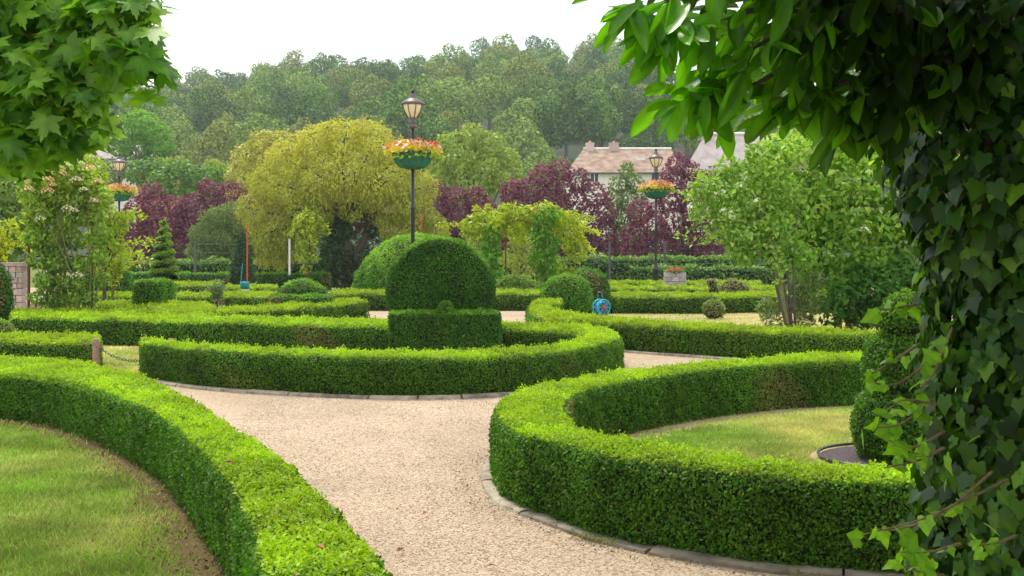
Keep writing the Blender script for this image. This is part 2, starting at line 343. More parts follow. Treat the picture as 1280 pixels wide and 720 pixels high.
# ---- clipped greenery: a closed surface V,F (quads) gets a core and thousands of leaves
def face_normals(V, Fq):
    a = V[Fq[:, 2]] - V[Fq[:, 0]]; b = V[Fq[:, 3]] - V[Fq[:, 1]]; c = np.cross(a, b); A = np.linalg.norm(c, axis=1) / 2
    return unit(c), A
EYEP = np.array([0, 0, EYE])
def clipped(name, label, cat, V, Fq, mat, group=None, cov=1.5, px=2.7, lmin=.024, young_amt=.8, shoots=0.0, rough=.02, group_loc=None, young_z=.55, inset=.03):
    Fq = np.asarray(Fq); V = np.asarray(V, float)
    n, A = face_normals(V, Fq); vn = np.zeros_like(V)
    for k in range(4): np.add.at(vn, Fq[:, k], n * A[:, None])
    vn = unit(vn); V = V + vn * (wob(V, .8) * rough)[:, None]
    core = V - vn * inset; core[:, 2] = np.maximum(core[:, 2], .002)
    c = V.mean(0); root = link(name, mesh_np(name, core - [c[0], c[1], 0], Fq, M_core, smooth=True), loc=(c[0], c[1], 0))
    tag(root, label, cat, group)
    cen = V[Fq].mean(1); d = np.linalg.norm(cen - EYEP, axis=1); L = np.maximum(lmin, d * px / F)
    facing = (n * (EYEP - cen)).sum(1) > -.12 * d
    inview = (np.abs(cen[:, 0]) < cen[:, 1] * .5 + .4) & (cen[:, 1] > 2.2)
    w = A / (L * L * .3) * cov * np.where(facing, 1, .33) * np.where(n[:, 2] < -.5, .1, 1) * np.where(inview, 1, .3)
    N_ = int(w.sum()); f = rng.choice(len(Fq), N_, p=w / w.sum())
    u, v = rng.random(N_)[:, None], rng.random(N_)[:, None]
    P = (V[Fq[f, 0]] * (1 - u) + V[Fq[f, 1]] * u) * (1 - v) + (V[Fq[f, 3]] * (1 - u) + V[Fq[f, 2]] * u) * v
    nn = n[f]; Lf = L[f] * rng.uniform(.7, 1.3, N_)
    P = P + nn * (rng.uniform(-1.0, .55, N_) * np.maximum(.02, Lf * .6) + .75 * Lf * wob(P, .10 / Lf.mean(), 3.0))[:, None]
    R = rng.normal(size=(N_, 3)); N1 = nn * .9 + R * .65 + [0, 0, .25]; D1 = rng.normal(size=(N_, 3)) + nn * .7 + [0, 0, .5]
    top = np.clip((nn[:, 2] - young_z) / .3, 0, 1)
    # new growth: the tops, plus the last few cm under the top edge, in patches
    yg = young_amt * top * np.clip(.72 + .5 * wob(P, 1.7, 2.0) + rng.normal(0, .25, N_), 0, 1) + np.clip(.10 * rng.normal(size=N_), 0, .35)
    zt = V[:, 2].max(); edge = np.clip(1 - (zt - P[:, 2]) / (.045 if L.mean() < .024 else .022), 0, 1) * (young_z < .9)
    yg = np.clip(np.maximum(yg, young_amt * edge * rng.uniform(.2, .95, N_)), 0, 1)
    P[:, 2] = np.maximum(P[:, 2], .012)
    if shoots > 0:
        ti = np.where((top > .5) & (rng.random(N_) < shoots))[0]
        reps = []
        for s in range(7):
            h = (s // 2) * .28 + .1; q = P[ti] + np.stack([rng.normal(0, .3, len(ti)), rng.normal(0, .3, len(ti)), np.full(len(ti), h * 1.5) * rng.uniform(.5, 1.4, len(ti))], 1) * np.minimum(Lf[ti], .034)[:, None]
            reps.append(q)
        Q = np.vstack(reps); P = np.vstack([P, Q]); m = len(Q)
        N1 = np.vstack([N1, rng.normal(size=(m, 3)) + [0, -.3, .2]]); D1 = np.vstack([D1, rng.normal(0, .6, (m, 3)) + [0, 0, 1]])
        Lf = np.r_[Lf, np.tile(np.minimum(Lf[ti], .04) * .9, 7)]; yg = np.r_[yg, rng.uniform(.6, 1, m)]
    dd = (rng.random(len(P)) < .012) * .8 + (rng.random(len(P)) < .55) * np.clip((wob(P, .45, 5.0) - .42) * 3, 0, .75) * (P[:, 2] < zt - .05) * (1 - yg)
    me = leaves_mesh('foliage', P - [c[0], c[1], 0], N1, D1, Lf, Lf * .62, mat, None, yg, dd)
    fo = link('foliage', me, root, (0, 0, 0)); stuff(fo)
    return root

def hedge(label, A, B, h=.45, mat=None, z0=0.0, shoots=.03, cat='hedge', world=False, name='box_hedge', **kw):
    mat = mat or M_box_y
    if not world:
        A = [gnd(x, y, h)[:2] for x, y in A]; B = [gnd(x, y, h)[:2] for x, y in B]
    A, B = np.array(A, float), np.array(B, float)
    ln = np.linalg.norm(np.diff(spline(A, 60), axis=0), axis=1).sum(); n = int(max(6, min(160, ln / max(.12, A[:, 1].min() * .012))))
    a, b = spline(A, n), spline(B, n)
    # inset near the ends for rounded end faces
    prof = [(0, 0), (-.02, .25), (-.02, .6), (0, .88), (.05, .97), (.16, 1), (.5, 1.01), (.84, 1), (.95, .97), (1, .88), (1.02, .6), (1.02, .25), (1, 0)]
    m = len(prof); V = np.zeros((n, m, 3))
    for j, (t, z) in enumerate(prof):
        V[:, j, :2] = a * (1 - t) + b * t; V[:, j, 2] = z0 + (h - z0) * z
    # which side is outward?
    V = V.reshape(-1, 3); Fq = []
    for i in range(n - 1):
        for j in range(m - 1):
            Fq.append((i * m + j, (i + 1) * m + j, (i + 1) * m + j + 1, i * m + j + 1))
    for e, base in ((0, 0), (1, (n - 1) * m)):
        for j in range(m // 2):
            q = (base + j, base + j + 1, base + m - 2 - j, base + m - 1 - j)
            if len(set(q)) == 4: Fq.append(q if e == 0 else q[::-1])
    Fq = np.array(Fq); nrm, _ = face_normals(V, Fq); k = (n // 2) * (m - 1) + 6
    if nrm[6, 2] < 0: Fq = Fq[:, ::-1]
    # end caps: orient outward
    nrm, _ = face_normals(V, Fq); cen = V[Fq].mean(1); nb = (n - 1) * (m - 1)
    mid0, mid1 = V[:m].mean(0) - V[m:2 * m].mean(0), V[-m:].mean(0) - V[-2 * m:-m].mean(0)
    for q in range(nb, len(Fq)):
        dref = mid0 if q < nb + (len(Fq) - nb) // 2 else mid1
        if (nrm[q] * dref).sum() < 0: Fq[q] = Fq[q][::-1]
    return clipped(name, label, cat, V, Fq, mat, shoots=shoots, **kw)

def revolve(prof, c, n=28, sx=1, sy=1):
    """closed surface of revolution, poles as tiny rings; prof from bottom to top"""
    m = len(prof); a = np.arange(n) * 2 * np.pi / n; V = []
    for r, z in prof: V.append(np.stack([c[0] + sx * r * np.cos(a), c[1] + sy * r * np.sin(a), np.full(n, c[2] + z)], 1))
    V = np.vstack(V); Fq = [(i * n + k, i * n + (k + 1) % n, (i + 1) * n + (k + 1) % n, (i + 1) * n + k) for i in range(m - 1) for k in range(n)]
    return V, np.array(Fq)
def merge(*vf):
    V = []; Fq = []; b = 0
    for v, f in vf: V.append(v); Fq.append(np.asarray(f) + b); b += len(v)
    return np.vstack(V), np.vstack(Fq)
def ballprof(r, z0=None, k=12):
    z0 = r if z0 is None else z0
    return [(max(.01, r * math.sin(t)), max(0.0, z0 - r * math.cos(t))) for t in np.linspace(0.02, math.pi - .02, k)]
def boxsurf(c, d, n=(8, 5, 6), rnd=.08, taper=1.0):
    """rounded box from a subdivided cube, quads outward"""
    V = []; Fq = []
    def face(o, u, v, nu, nv):
        b = len(V)
        for i in range(nu + 1):
            for j in range(nv + 1): V.append(np.array(o) + np.array(u) * i / nu + np.array(v) * j / nv)
        for i in range(nu):
            for j in range(nv): Fq.append((b + i * (nv + 1) + j, b + (i + 1) * (nv + 1) + j, b + (i + 1) * (nv + 1) + j + 1, b + i * (nv + 1) + j + 1))
    x, y, z = n
    face((-1, -1, -1), (2, 0, 0), (0, 0, 2), x, z); face((1, 1, -1), (-2, 0, 0), (0, 0, 2), x, z)
    face((1, -1, -1), (0, 2, 0), (0, 0, 2), y, z); face((-1, 1, -1), (0, -2, 0), (0, 0, 2), y, z)
    face((-1, -1, 1), (2, 0, 0), (0, 2, 0), x, y)
    V = np.array(V, float); D = np.array(d) / 2; P = V * D; inner = np.clip(P, -(D - rnd), D - rnd); inner[:, 2] = np.clip(P[:, 2], -D[2], D[2] - rnd)
    P = inner + unit(P - inner + 1e-12) * np.minimum(rnd, np.linalg.norm(P - inner, axis=1, keepdims=True) + 1e-9)
    t = 1 + (taper - 1) * (P[:, 2:3] / d[2] + .5); P[:, :2] *= t
    return P + np.array(c) + [0, 0, d[2] / 2], np.array(Fq)

# ---- free growing crowns
def puffs(c, rad, k, r, zlow=-.6):
    out = []; c = np.array(c, float)
    while len(out) < k:
        d = unit(rng.normal(size=3))
        if d[2] < zlow: continue
        out.append((*(c + d * np.array(rad) * rng.uniform(.45, .95)), r * rng.uniform(.7, 1.25)))
    return out
def crown_pts(pf, L, W, cov, flat=.85, inner=.72):
    pf = np.array(pf); n = int(cov * (4 * np.pi * pf[:, 3] ** 2).sum() / (L * W * .6)); 
    i = rng.choice(len(pf), n, p=pf[:, 3] ** 2 / (pf[:, 3] ** 2).sum()); d = unit(rng.normal(size=(n, 3)))
    rr = pf[i, 3] * rng.uniform(.78, 1.08, n) * (1 + .12 * np.sin(d[:, 0] * 7 + i) * np.sin(d[:, 1] * 6 + d[:, 2] * 5))
    P = pf[i, :3] + d * rr[:, None] * [1, 1, flat]
    keep = np.ones(n, bool)
    for q in pf: keep &= np.linalg.norm((P - q[:3]) / [1, 1, flat], axis=1) > q[3] * inner
    return P[keep], d[keep]
def crown(parent, pf, L, W, mat, cov=1.0, droop=0.0, young=0.0, name='crown', tmpl=None, jit=.7, flat=.85, inner=.72, zmin=.02):
    P, d = crown_pts(pf, L, W, cov, flat, inner); P = P[P[:, 2] > zmin] if zmin is not None else P; d = d[:len(P)]
    n = len(P); N1 = d + rng.normal(size=(n, 3)) * jit + [0, 0, .45]; D1 = rng.normal(size=(n, 3)) + d * .6 - np.array([0, 0, droop])
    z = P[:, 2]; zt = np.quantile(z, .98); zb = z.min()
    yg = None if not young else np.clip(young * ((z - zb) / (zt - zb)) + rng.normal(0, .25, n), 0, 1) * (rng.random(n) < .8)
    pl = np.array(parent.location)
    s = rng.uniform(.7, 1.3, n)
    return stuff(link(name, leaves_mesh(name, P - pl, N1, D1, L * s, W * s, mat, tmpl, yg), parent, (0, 0, 0)))
def limbs(mb, base, targets, r0, trunk_h, lean=(0, 0)):
    b = Vector([float(q) for q in base]); top = b + Vector((lean[0], lean[1], trunk_h))
    mb.tube([b, b + (top - b) * .35 + Vector((r0 * .3, 0, 0)), b + (top - b) * .7, top], [r0 * 1.25, r0, r0 * .85, r0 * .7], 8)
    for t in targets:
        t = Vector([float(q) for q in t[:3]]); s = b + (top - b) * random.uniform(.55, 1)
        m1 = s.lerp(t, .35) + Vector((random.uniform(-1, 1), random.uniform(-1, 1), random.uniform(.2, .8))) * (t - s).length * .08
        m2 = s.lerp(t, .7) + Vector((random.uniform(-1, 1), random.uniform(-1, 1), random.uniform(0, .8))) * (t - s).length * .08
        mb.tube([s, m1, m2, t], [r0 * .42, r0 * .3, r0 * .2, r0 * .08], 5)
def tree(name, label, cat, base, pf, L, W, mat, r0=.15, trunk_h=2, bark=None, cov=1.0, group=None, nl=10, **kw):
    root = thing(name, label, cat, base, group)
    mb = MB(); limbs(mb, base, pf[:nl], r0, trunk_h); t = mb.build('trunk', bark or M_bark, root, True)
    crown(root, pf, L, W, mat, cov, **kw)
    return root
def pxp(lst, Y):      # puffs given as (px, py, radius m, depth offset)
    return [(*at(x, y, Y + dy), r) for x, y, r, dy in lst]

# ================================================================== GROUND
def sheet(name, pts, z, mat):
    me = mesh_py(name, [(x, y, z) for x, y in pts], [tuple(range(len(pts)))], mat)
    if me.polygons[0].normal.z < 0: me.flip_normals()
    return struct(name, me)
sheet('ground', [(-430, -25), (430, -25), (430, 520), (-430, 520)], -.02, M_ground)
sheet('gravel_path', [(-26, -8), (26, -8), (26, 46.2), (-26, 46.2)], -.006, M_gravel)

# ---- hill
HX = [-400, 0, 100, 140, 200, 250, 330, 400, 450, 520, 600, 640, 700, 760, 820, 900, 1000, 1280, 1700]
HC = [200, 165, 150, 148, 138, 122, 112, 110, 98, 98, 82, 84, 92, 88, 94, 90, 96, 120, 170]
def hill_z(X, Y):
    px = 640 + F * X / np.maximum(Y, 60); c = np.interp(px, HX, HC) + 6; zc = (HOR - c) / F * 380
    t = np.clip((Y - 128) / 250, 0, 1); t = t ** .92
    z = zc * t
    return np.where(Y > 385, z - (Y - 385) * .25, z) + .8 * np.sin(X * .05) * t
gx, gy = np.meshgrid(np.linspace(-330, 330, 90), np.linspace(126, 500, 60)); hz = hill_z(gx, gy) - .3
V = np.stack([gx.ravel(), gy.ravel(), hz.ravel()], 1); i, j = np.meshgrid(np.arange(59), np.arange(89), indexing='ij'); q = (i * 90 + j).ravel()
struct('hillside', mesh_np('hillside', V, np.stack([q, q + 1, q + 91, q + 90], 1), M_hill, smooth=True))

# ================================================================== HILLSIDE WOOD
wood = []
for k in range(8):
    w_, h_ = rng.uniform(4.3, 5.6), rng.uniform(10, 13)
    pf = puffs((0, 0, h_ * .58), (w_ * .95, w_ * .95, h_ * .38), 22, 1.75, -.75) + [(0, 0, h_ * .55, w_ * .66), (0, 0, h_ * .93, 1.5)]
    P, d = crown_pts(pf, .48, .40, .85, .9, .85); n = len(P)
    me = leaves_mesh('crown', P, d + rng.normal(size=(n, 3)) * .38 + [0, 0, .25], rng.normal(size=(n, 3)), .5 * rng.uniform(.7, 1.3, n), .42 * rng.uniform(.7, 1.3, n), M_wood[k % 4])
    mb = MB(); limbs(mb, (0, 0, 0), pf[:6], .3, h_ * .5); wood.append((me, mb.me('trunk', M_barkgrey)))
spots = []
rr_ = np.random.default_rng(3)
for row, Y in enumerate([372, 352, 330, 308, 286, 264, 242, 221, 201, 183, 166, 150]):
    dx = 7.6 * (1.0 if Y > 240 else .95); X0 = -.40 * Y + (row % 2) * dx / 2; X1 = .28 * Y
    x = X0
    while x < X1:
        spots.append((x + rr_.uniform(-1.8, 1.8), Y + rr_.uniform(-6, 6))); x += dx * rr_.uniform(.9, 1.25)
def in_view(x, y):
    px = 640 + F * x / y; py = HOR - (hill_z(np.array(x), np.array(y)) + 9 - EYE) / y * F
    if 826 < px < 900 and 200 < y < 331: return py > 104 + 7      # the gap in which the white villa shows
    if 826 < px < 900 and y >= 331: return False
    if y < 175 and 700 < px < 1010: return False                       # the houses stand here
    if y < 160 and px < 230: return False
    return 118 < px < 1010 and not (y < 130 and px > 840)
spots = [s for s in spots if in_view(*s)]
spots.sort(key=lambda s: s[1]); print('WOOD', len(spots)); spots = spots[:296] if len(spots) > 296 else spots
for n_, (x, y) in enumerate(spots):
    s = rr_.uniform(.75, 1.12) * (.85 if y < 170 else 1)
    kx = int(rr_.integers(0, 8)); cm, tm = wood[kx]; tpx = 640 + F * x / y
    tone = ('dark green', 'mid-green', 'light green', 'olive green')[kx % 4]; band = 'at the foot of' if y < 215 else ('halfway up' if y < 315 else 'on the crest of')
    plc = 'left end' if tpx < 260 else 'above the golden tree' if tpx < 470 else 'behind the tall lamp' if tpx < 560 else 'above the pergola' if tpx < 700 else 'above the long house' if tpx < 850 else 'behind the overhanging laurel leaves'
    r = thing('woodland_tree', tone + ' tree ' + band + ' the wooded hill, ' + plc, 'tree', (x, y, float(hill_z(np.array(x), np.array(y)))), 'trees of the hillside wood')
    r.rotation_euler[2] = rr_.uniform(0, 6.28); r.scale = (s, s, s * rr_.uniform(.85, 1.15))
    a = link('crown', cm, r, (0, 0, 0)); b = link('trunk', tm, r, (0, 0, 0)); stuff(a)

# the wood goes on over the rest of the hill, to either side of the view
allP, allN = [], []
for Y in (372, 340, 305, 268, 232, 198, 168):
    for sx in (-1, 1):
        x = (-.375 if sx < 0 else .27) * Y
        for k in range(9):
            x += sx * rr_.uniform(7.5, 10.5); hc = 7.0
            pf = puffs((x, Y + rr_.uniform(-8, 8), float(hill_z(np.array(x), np.array(Y))) + hc), (4.8, 4.8, 4.2), 9, 2.3, -.7)
            P, d = crown_pts(pf, 1.0, .8, .75); allP.append(P); allN.append(d)
P = np.vstack(allP); d = np.vstack(allN); n = len(P)
o = link('far_woodland', leaves_mesh('far_woodland', P, d + rng.normal(size=(n, 3)) * .4 + [0, 0, .25], rng.normal(size=(n, 3)), 1.0, .8, M_wood[1])); stuff(o); o['label'] = 'continuous wood covering the outer slopes of the hill'; o['category'] = 'wood'

# ================================================================== BUILDINGS
def windows(root, pts, Y, w, h, depth=.12):
    for x, z in pts:
        f = MB(); t = .07
        for dx, dz, sx, sz in ((0, h / 2, w + 2 * t, t), (0, -h / 2, w + 2 * t, t), (-w / 2, 0, t, h), (w / 2, 0, t, h), (0, 0, t, h)): f.box((x + dx, Y - .05, z + dz), (sx, .1, sz))
        f.box((x, Y - .09, z - h / 2 - .1), (w + .35, .2, .08)); fr = f.build('window', M_white, root)
        p = MB(); p.box((x, Y - .01, z), (w, .05, h)); p.build('pane', M_dark, fr, loc=Vector((0, 0, 0)))
def house(label, x0, x1, Y, eave, ridge, depth, wall, roof, wins=(), hip=(2.2, 0), chim=(), cat='house', loc_z=0.0, gable_edge=False):
    cx = (x0 + x1) / 2; root = thing('stone_house', label, cat, (cx, Y, loc_z))
    mb = MB(); mb.box((cx, Y + depth / 2, (eave + loc_z) / 2), (x1 - x0, depth, eave - loc_z)); mb.build('wall', wall, root)
    o = .35; r = MB(); y0, y1, ym = Y - o, Y + depth + o, Y + depth / 2; a0, a1 = x0 - o, x1 + o; t = .18
    V = [(a0, y0, eave - .1), (a1, y0, eave - .1), (a1, y1, eave - .1), (a0, y1, eave - .1), (a0 + hip[0], ym, ridge), (a1 - hip[1], ym, ridge)]
    V2 = [(x, y, z - t) for x, y, z in V]
    Fs = [(0, 1, 5, 4), (2, 3, 4, 5), (3, 0, 4), (1, 2, 5)]
    r.add(V + V2, Fs + [tuple(i + 6 for i in f[::-1]) for f in Fs] + [(1, 0, 6, 7), (2, 1, 7, 8), (3, 2, 8, 9), (0, 3, 9, 6)])
    rf = r.build('roof', roof, root)
    g = MB(); g.tube([(a0 + hip[0], ym, ridge + .05), (a1 - hip[1], ym, ridge + .05)], .12, 6); g.build('ridge_tiles', M_wall, rf, loc=Vector((0, 0, 0)))
    if gable_edge:
        e = MB(); e.tube([(a0 - .02, y0, eave - .1), (a0 + hip[0], ym, ridge), (a0, y1, eave - .1)], .16, 5); e.build('bargeboard', M_white, rf, loc=Vector((0, 0, 0)))
    for x, w in chim:
        c = MB(); c.box((x, ym, ridge - .05), (w, .7, 1.2)); c.box((x, ym, ridge + .58), (w + .05, .74, .08)); c.tube([(x, ym, ridge + .6), (x, ym, ridge + .8)], .12, 7)
        c.build('chimney', M_brickish, rf, loc=Vector((0, 0, 0)))
    MB().tube([(a0, y0 - .08, eave - .2), (a1, y0 - .08, eave - .2)], .07, 6).build('gutter', M_greypl, root)
    windows(root, wins, Y, .75, .95)
    return root
Yh = 105
hw = lambda px, py, Y=Yh: (at(px, py, Y)[0], at(px, py, Y)[2])
h1 = house('long cream house with a mottled reddish tile roof and two chimneys behind the purple trees', at(712, 0, Yh)[0], at(850, 0, Yh)[0], Yh, at(0, 214, Yh)[2], at(0, 186.5, Yh + 4)[2] , 8, M_wall, M_roof,
      [hw(743, 221.5), hw(819, 219.5)], (1.9, .6), [(at(733, 0, Yh)[0] + .6, .8), (at(772, 0, Yh)[0], .9)])
sk = MB(); pz = at(800, 201, Yh + 2.2); sk.box((pz[0], pz[1] - .35, pz[2] - .02), (.9, .06, .55)); sk.build('skylight', M_white, h1)
house('house with a pale grey tile roof and one chimney behind the small tree', at(872, 0, 96)[0], at(960, 0, 96)[0], 96, at(0, 212, 96)[2], at(0, 167, 99)[2], 7, M_wall, M_roofg, [hw(890, 214, 96)], (1.6, 0), [(at(884, 0, 99)[0], .8)])
house('house with a dull mauve roof half hidden behind the left lamp', at(112, 0, 125)[0], at(180, 0, 125)[0], 125, at(0, 197, 125)[2], at(0, 183, 128)[2], 7, M_wall, M_roofg, [hw(176, 203, 125)], (.4, 2.0))
Yg = 150
gr = house('white house with a steep roof edge among trees above the left lamp', at(128, 0, Yg)[0], at(152, 0, Yg)[0] - .2, Yg, at(0, 164, Yg)[2], at(0, 143, Yg)[2], 5, M_white, M_roofg, [], (1.2, 1.4), loc_z=3.0)
# white villa on the crest of the hill
Yv = 331; zv = at(0, 108, Yv)[2]
villa = thing('white_villa', 'white villa with a red roof line and white railings high on the wooded hill', 'villa', (at(862, 0, Yv)[0], Yv, zv - 5))
def vb(name, x0, y0, x1, y1, mat, dep=6, dy=0):
    a, b = at(x0, y1, Yv), at(x1, y0, Yv); m = MB(); m.box(((a[0] + b[0]) / 2, Yv + dep / 2 + dy, (a[2] + b[2]) / 2), (b[0] - a[0], dep, b[2] - a[2])); return m.build(name, mat, villa)
vb('wall', 849, 93, 886, 118, M_white); vb('roof', 846, 90, 890, 92.5, M_terra, 7, -.5)
vb('window', 853, 97, 858, 102, M_dark, .2, -.15); vb('window', 865, 97, 870, 102, M_dark, .2, -.15); vb('window', 876, 97, 881, 102, M_dark, .2, -.15)
vb('terrace', 836, 92.8, 849, 94.5, M_white, 5)
m = MB()
for x in range(836, 887, 5):
    a, b = at(x, 90, Yv), at(x, 83, Yv); m.tube([a, b], .12, 4)
for y in (83, 86.5): m.tube([at(835, y, Yv), at(888, y, Yv)], .12, 4)
m.build('railing', M_white, villa)
wl = MB(); a = at(182, 213, 95); wl.box((a[0] + 1.1, 95, a[2] / 2), (3.4, .4, a[2])); o = wl.build('garden_wall', M_terra); tag(o, 'low orange terrace wall under shrubs behind the left lamp', 'wall')

# ================================================================== TREES BEHIND THE GARDEN
tree('round_tree', 'dense round green tree behind the mauve roofed house', 'tree', (at(180, 0, 118)[0], 118, 0), pxp([(178, 158, 1.9, 0), (192, 168, 1.7, 0), (160, 170, 1.7, 0), (172, 150, 1.3, 0), (200, 182, 1.5, 0), (170, 182, 1.8, 0), (150, 184, 1.3, 0), (195, 192, 1.3, 0)], 122), .26, .22, M_bright, .35, 9, cov=1.1, young=.7)
for lab, L_, Y_, mt in (('mid green bush behind the left lamp basket', [(190, 210, .9, 0), (178, 216, 1.1, 0), (166, 214, .9, 0), (200, 218, 1.0, 0)], 88, M_mid),
                    ('low green trees right of the orange terrace wall', [(222, 212, .9, 0), (240, 222, 1.2, 0), (262, 225, 1.3, 0), (225, 228, 1.4, 0), (280, 230, 1.2, 0), (205, 228, 1.2, 0), (250, 236, 1.3, 0), (292, 236, 1.0, 0)], 86, M_mid),
                    ('pale yellow-green tree behind the left purple trees', [(300, 215, 1.1, 0), (285, 224, 1.1, 0), (268, 212, 1.0, 0), (312, 228, 1.3, 0)], 92, M_lime),
                    ('small yellowish shrub above the orange terrace wall', [(212, 205, .6, 0), (224, 204, .7, 0), (200, 205, .6, 0)], 99, M_lime),
                    ('grey-green tree between the mauve roof and the left lamp', [(118, 212, 1.2, 0), (140, 216, 1.0, 0), (100, 214, 1.4, 0), (128, 224, 1.4, 0)], 90, M_palegreen)):
    tree('background_tree', lab, 'tree', (at(L_[0][0], 0, Y_)[0], Y_, 0), pxp(L_, Y_), .26, .22, mt, .2, 4, cov=1.1)
# purple plums
PL = [('purple-leaved plum tree left of the golden tree, behind the spiral topiary', [(175, 262, .75, 0), (165, 285, .9, 0), (195, 262, .8, 0), (190, 240, .5, 0), (205, 285, 1.0, 0), (180, 305, 1.0, .3), (215, 262, .7, 0), (220, 305, .8, 0), (230, 285, .7, 0), (182, 250, .4, 0)], 56),
      ('wide purple-leaved plum tree directly left of the golden tree', [(265, 245, .7, 0), (290, 245, .7, 0), (245, 265, .9, 0), (275, 265, .9, 0), (300, 262, .8, 0), (245, 290, .9, 0), (275, 290, 1.0, 0), (320, 268, .7, 0), (258, 234, .4, 0), (300, 300, 1.0, 0), (255, 312, .8, 0)], 57),
      ('purple-leaved plum tree between the golden tree and the pergola', [(545, 240, .6, 0), (570, 250, .7, 0), (540, 262, .9, 0), (595, 248, .6, 0), (575, 275, .9, 0), (605, 272, .9, 0), (545, 290, .9, 0), (590, 300, .8, 0), (620, 300, .8, 0)], 58),
      ('tall purple-leaved plum tree behind the pergola', [(700, 212, .5, 0), (722, 226, .6, 0), (742, 245, .7, 0), (752, 265, .7, 0), (680, 222, .7, 0), (665, 240, .8, 0), (700, 235, .8, 0), (640, 240, .6, 0), (650, 262, .9, 0), (690, 258, 1.1, 0), (720, 255, .8, 0), (735, 275, .9, 0), (705, 285, 1.1, 0), (670, 290, 1.0, 0), (750, 295, .9, 0), (725, 308, 1.0, 0), (630, 285, .8, 0), (760, 315, .7, 0)], 55),
      ('purple-leaved plum tree rising behind the right lamp', [(848, 205, .55, 0), (842, 222, .6, 0), (862, 215, .5, 0), (860, 238, .8, 0), (840, 250, .7, 0), (880, 228, .6, 0), (870, 265, .9, 0), (845, 280, .9, 0), (890, 290, .9, 0), (860, 305, .8, 0), (885, 315, .8, 0)], 54),
      ('lower purple-leaved plum left of the right lamp post', [(800, 265, .6, 0), (815, 285, .7, 0), (795, 295, .7, 0), (825, 305, .5, 0), (805, 312, .6, 0), (790, 315, .5, 0), (812, 262, .4, 0)], 53)]
for lab, L_, Y_ in PL:
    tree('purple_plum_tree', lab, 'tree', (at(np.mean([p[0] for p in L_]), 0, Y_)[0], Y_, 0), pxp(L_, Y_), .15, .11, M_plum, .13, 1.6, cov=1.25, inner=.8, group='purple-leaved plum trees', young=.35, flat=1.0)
tree('lime_tree', 'yellow-green tree behind the main lamp basket', 'tree', (at(590, 0, 72)[0], 72, 0), pxp([(590, 172, 1.0, 0), (565, 180, .9, 0), (612, 182, 1.0, 0), (632, 200, .9, 0), (575, 200, 1.4, 0), (605, 210, 1.4, 0), (550, 205, 1.0, 0), (590, 232, 1.5, 0), (630, 222, 1.2, 0), (548, 228, 1.2, 0), (640, 238, .8, 0)], 72), .22, .17, M_lime, .2, 3, cov=1.0, young=0)
tree('slim_green_tree', 'slender grey-green tree in front of the long house', 'tree', (at(780, 0, 57)[0], 57, 0), pxp([(783, 215, .4, 0), (775, 230, .5, 0), (793, 228, .5, 0), (768, 250, .6, 0), (785, 250, .7, 0), (798, 245, .45, 0), (780, 275, .7, 0), (765, 275, .55, 0), (795, 272, .55, 0), (775, 300, .7, 0), (790, 298, .6, 0), (770, 318, .6, 0), (785, 318, .7, 0), (784, 208, .25, 0)], 57), .15, .11, M_palegreen, .09, 2.5, cov=1.0)
for k_, (x_, y_, c_) in enumerate(((160, 300, 'dark'), (215, 312, 'dark'), (330, 306, 'dark'), (395, 310, 'dark'), (470, 302, 'dark'), (520, 312, 'dark'), (570, 305, 'dark'), (640, 310, 'dark'), (735, 312, 'dark'), (820, 308, 'dark'), (900, 300, 'dark'), (960, 290, 'dark'))):
    w_ = ('beside the spiral topiary', 'right of the spiral topiary', 'behind the pale feathery shrub', 'behind the bright sapling', 'right of the ivy-covered trunk', 'behind the hemisphere topiary', 'left of the pergola', 'seen through the pergola', 'right of the pergola', 'behind the right lamp post', 'above the bird-shaped topiary', 'behind the thin grey stems')[k_]
    tree('dark_shrub', 'dark green shrub beyond the wire fence, ' + w_, 'shrub', (at(x_, 0, 61 + k_ % 3)[0], 61 + k_ % 3, 0), pxp([(x_ - 28, y_ + 8, .9, 0), (x_, y_, 1.1, 0), (x_ + 28, y_ + 6, .95, 0), (x_ - 14, y_ + 22, 1.0, 0), (x_ + 16, y_ + 22, 1.0, 0)], 61 + k_ % 3), .2, .15, M_yewdark, .06, .6, cov=1.1, group='dark shrubs beyond the fence')
# golden tree (weeping)
Yw = 45
gp = [(430, 172, .75, 0), (395, 180, .75, 0), (465, 178, .8, 0), (358, 200, .8, 0), (500, 195, .7, 0), (335, 228, .75, 0), (400, 212, 1.1, 0), (445, 210, 1.2, 0), (490, 222, 1.0, 0), (525, 235, .7, .2), (360, 240, 1.0, 0), (318, 262, .7, 0),
      (345, 272, .8, 0), (385, 255, .9, .5), (430, 248, .9, .8), (480, 258, .9, .3), (520, 268, .75, 0), (545, 285, .5, 0), (330, 292, .6, 0), (372, 285, .55, .6), (500, 290, .55, 0), (535, 300, .4, 0), (348, 308, .5, 0), (450, 165, .5, 0), (412, 166, .5, 0)]
base = (at(445, 0, Yw)[0], Yw, 0)
g = thing('golden_weeping_tree', 'large golden-yellow weeping tree with an ivy-covered forked trunk', 'tree', base)
pf = pxp(gp, Yw); mb = MB()
mb.tube([(base[0] - .25, Yw, 0), (base[0] - .35, Yw, 1.0), (base[0] - .5, Yw, 2.2), (base[0] - .8, Yw, 3.6)], [.34, .28, .2, .1], 9)
mb.tube([(base[0] + .25, Yw, 0), (base[0] + .6, Yw, .9), (base[0] + 1.1, Yw, 1.6), (base[0] + 2.3, Yw, 2.05), (base[0] + 3.0, Yw, 2.0)], [.24, .2, .15, .1, .05], 8)
mb.tube([(base[0] - .2, Yw, .9), (base[0] + .3, Yw, 1.9), (base[0] + .8, Yw, 3.2), (base[0] + .9, Yw, 4.4)], [.2, .15, .11, .06], 8)
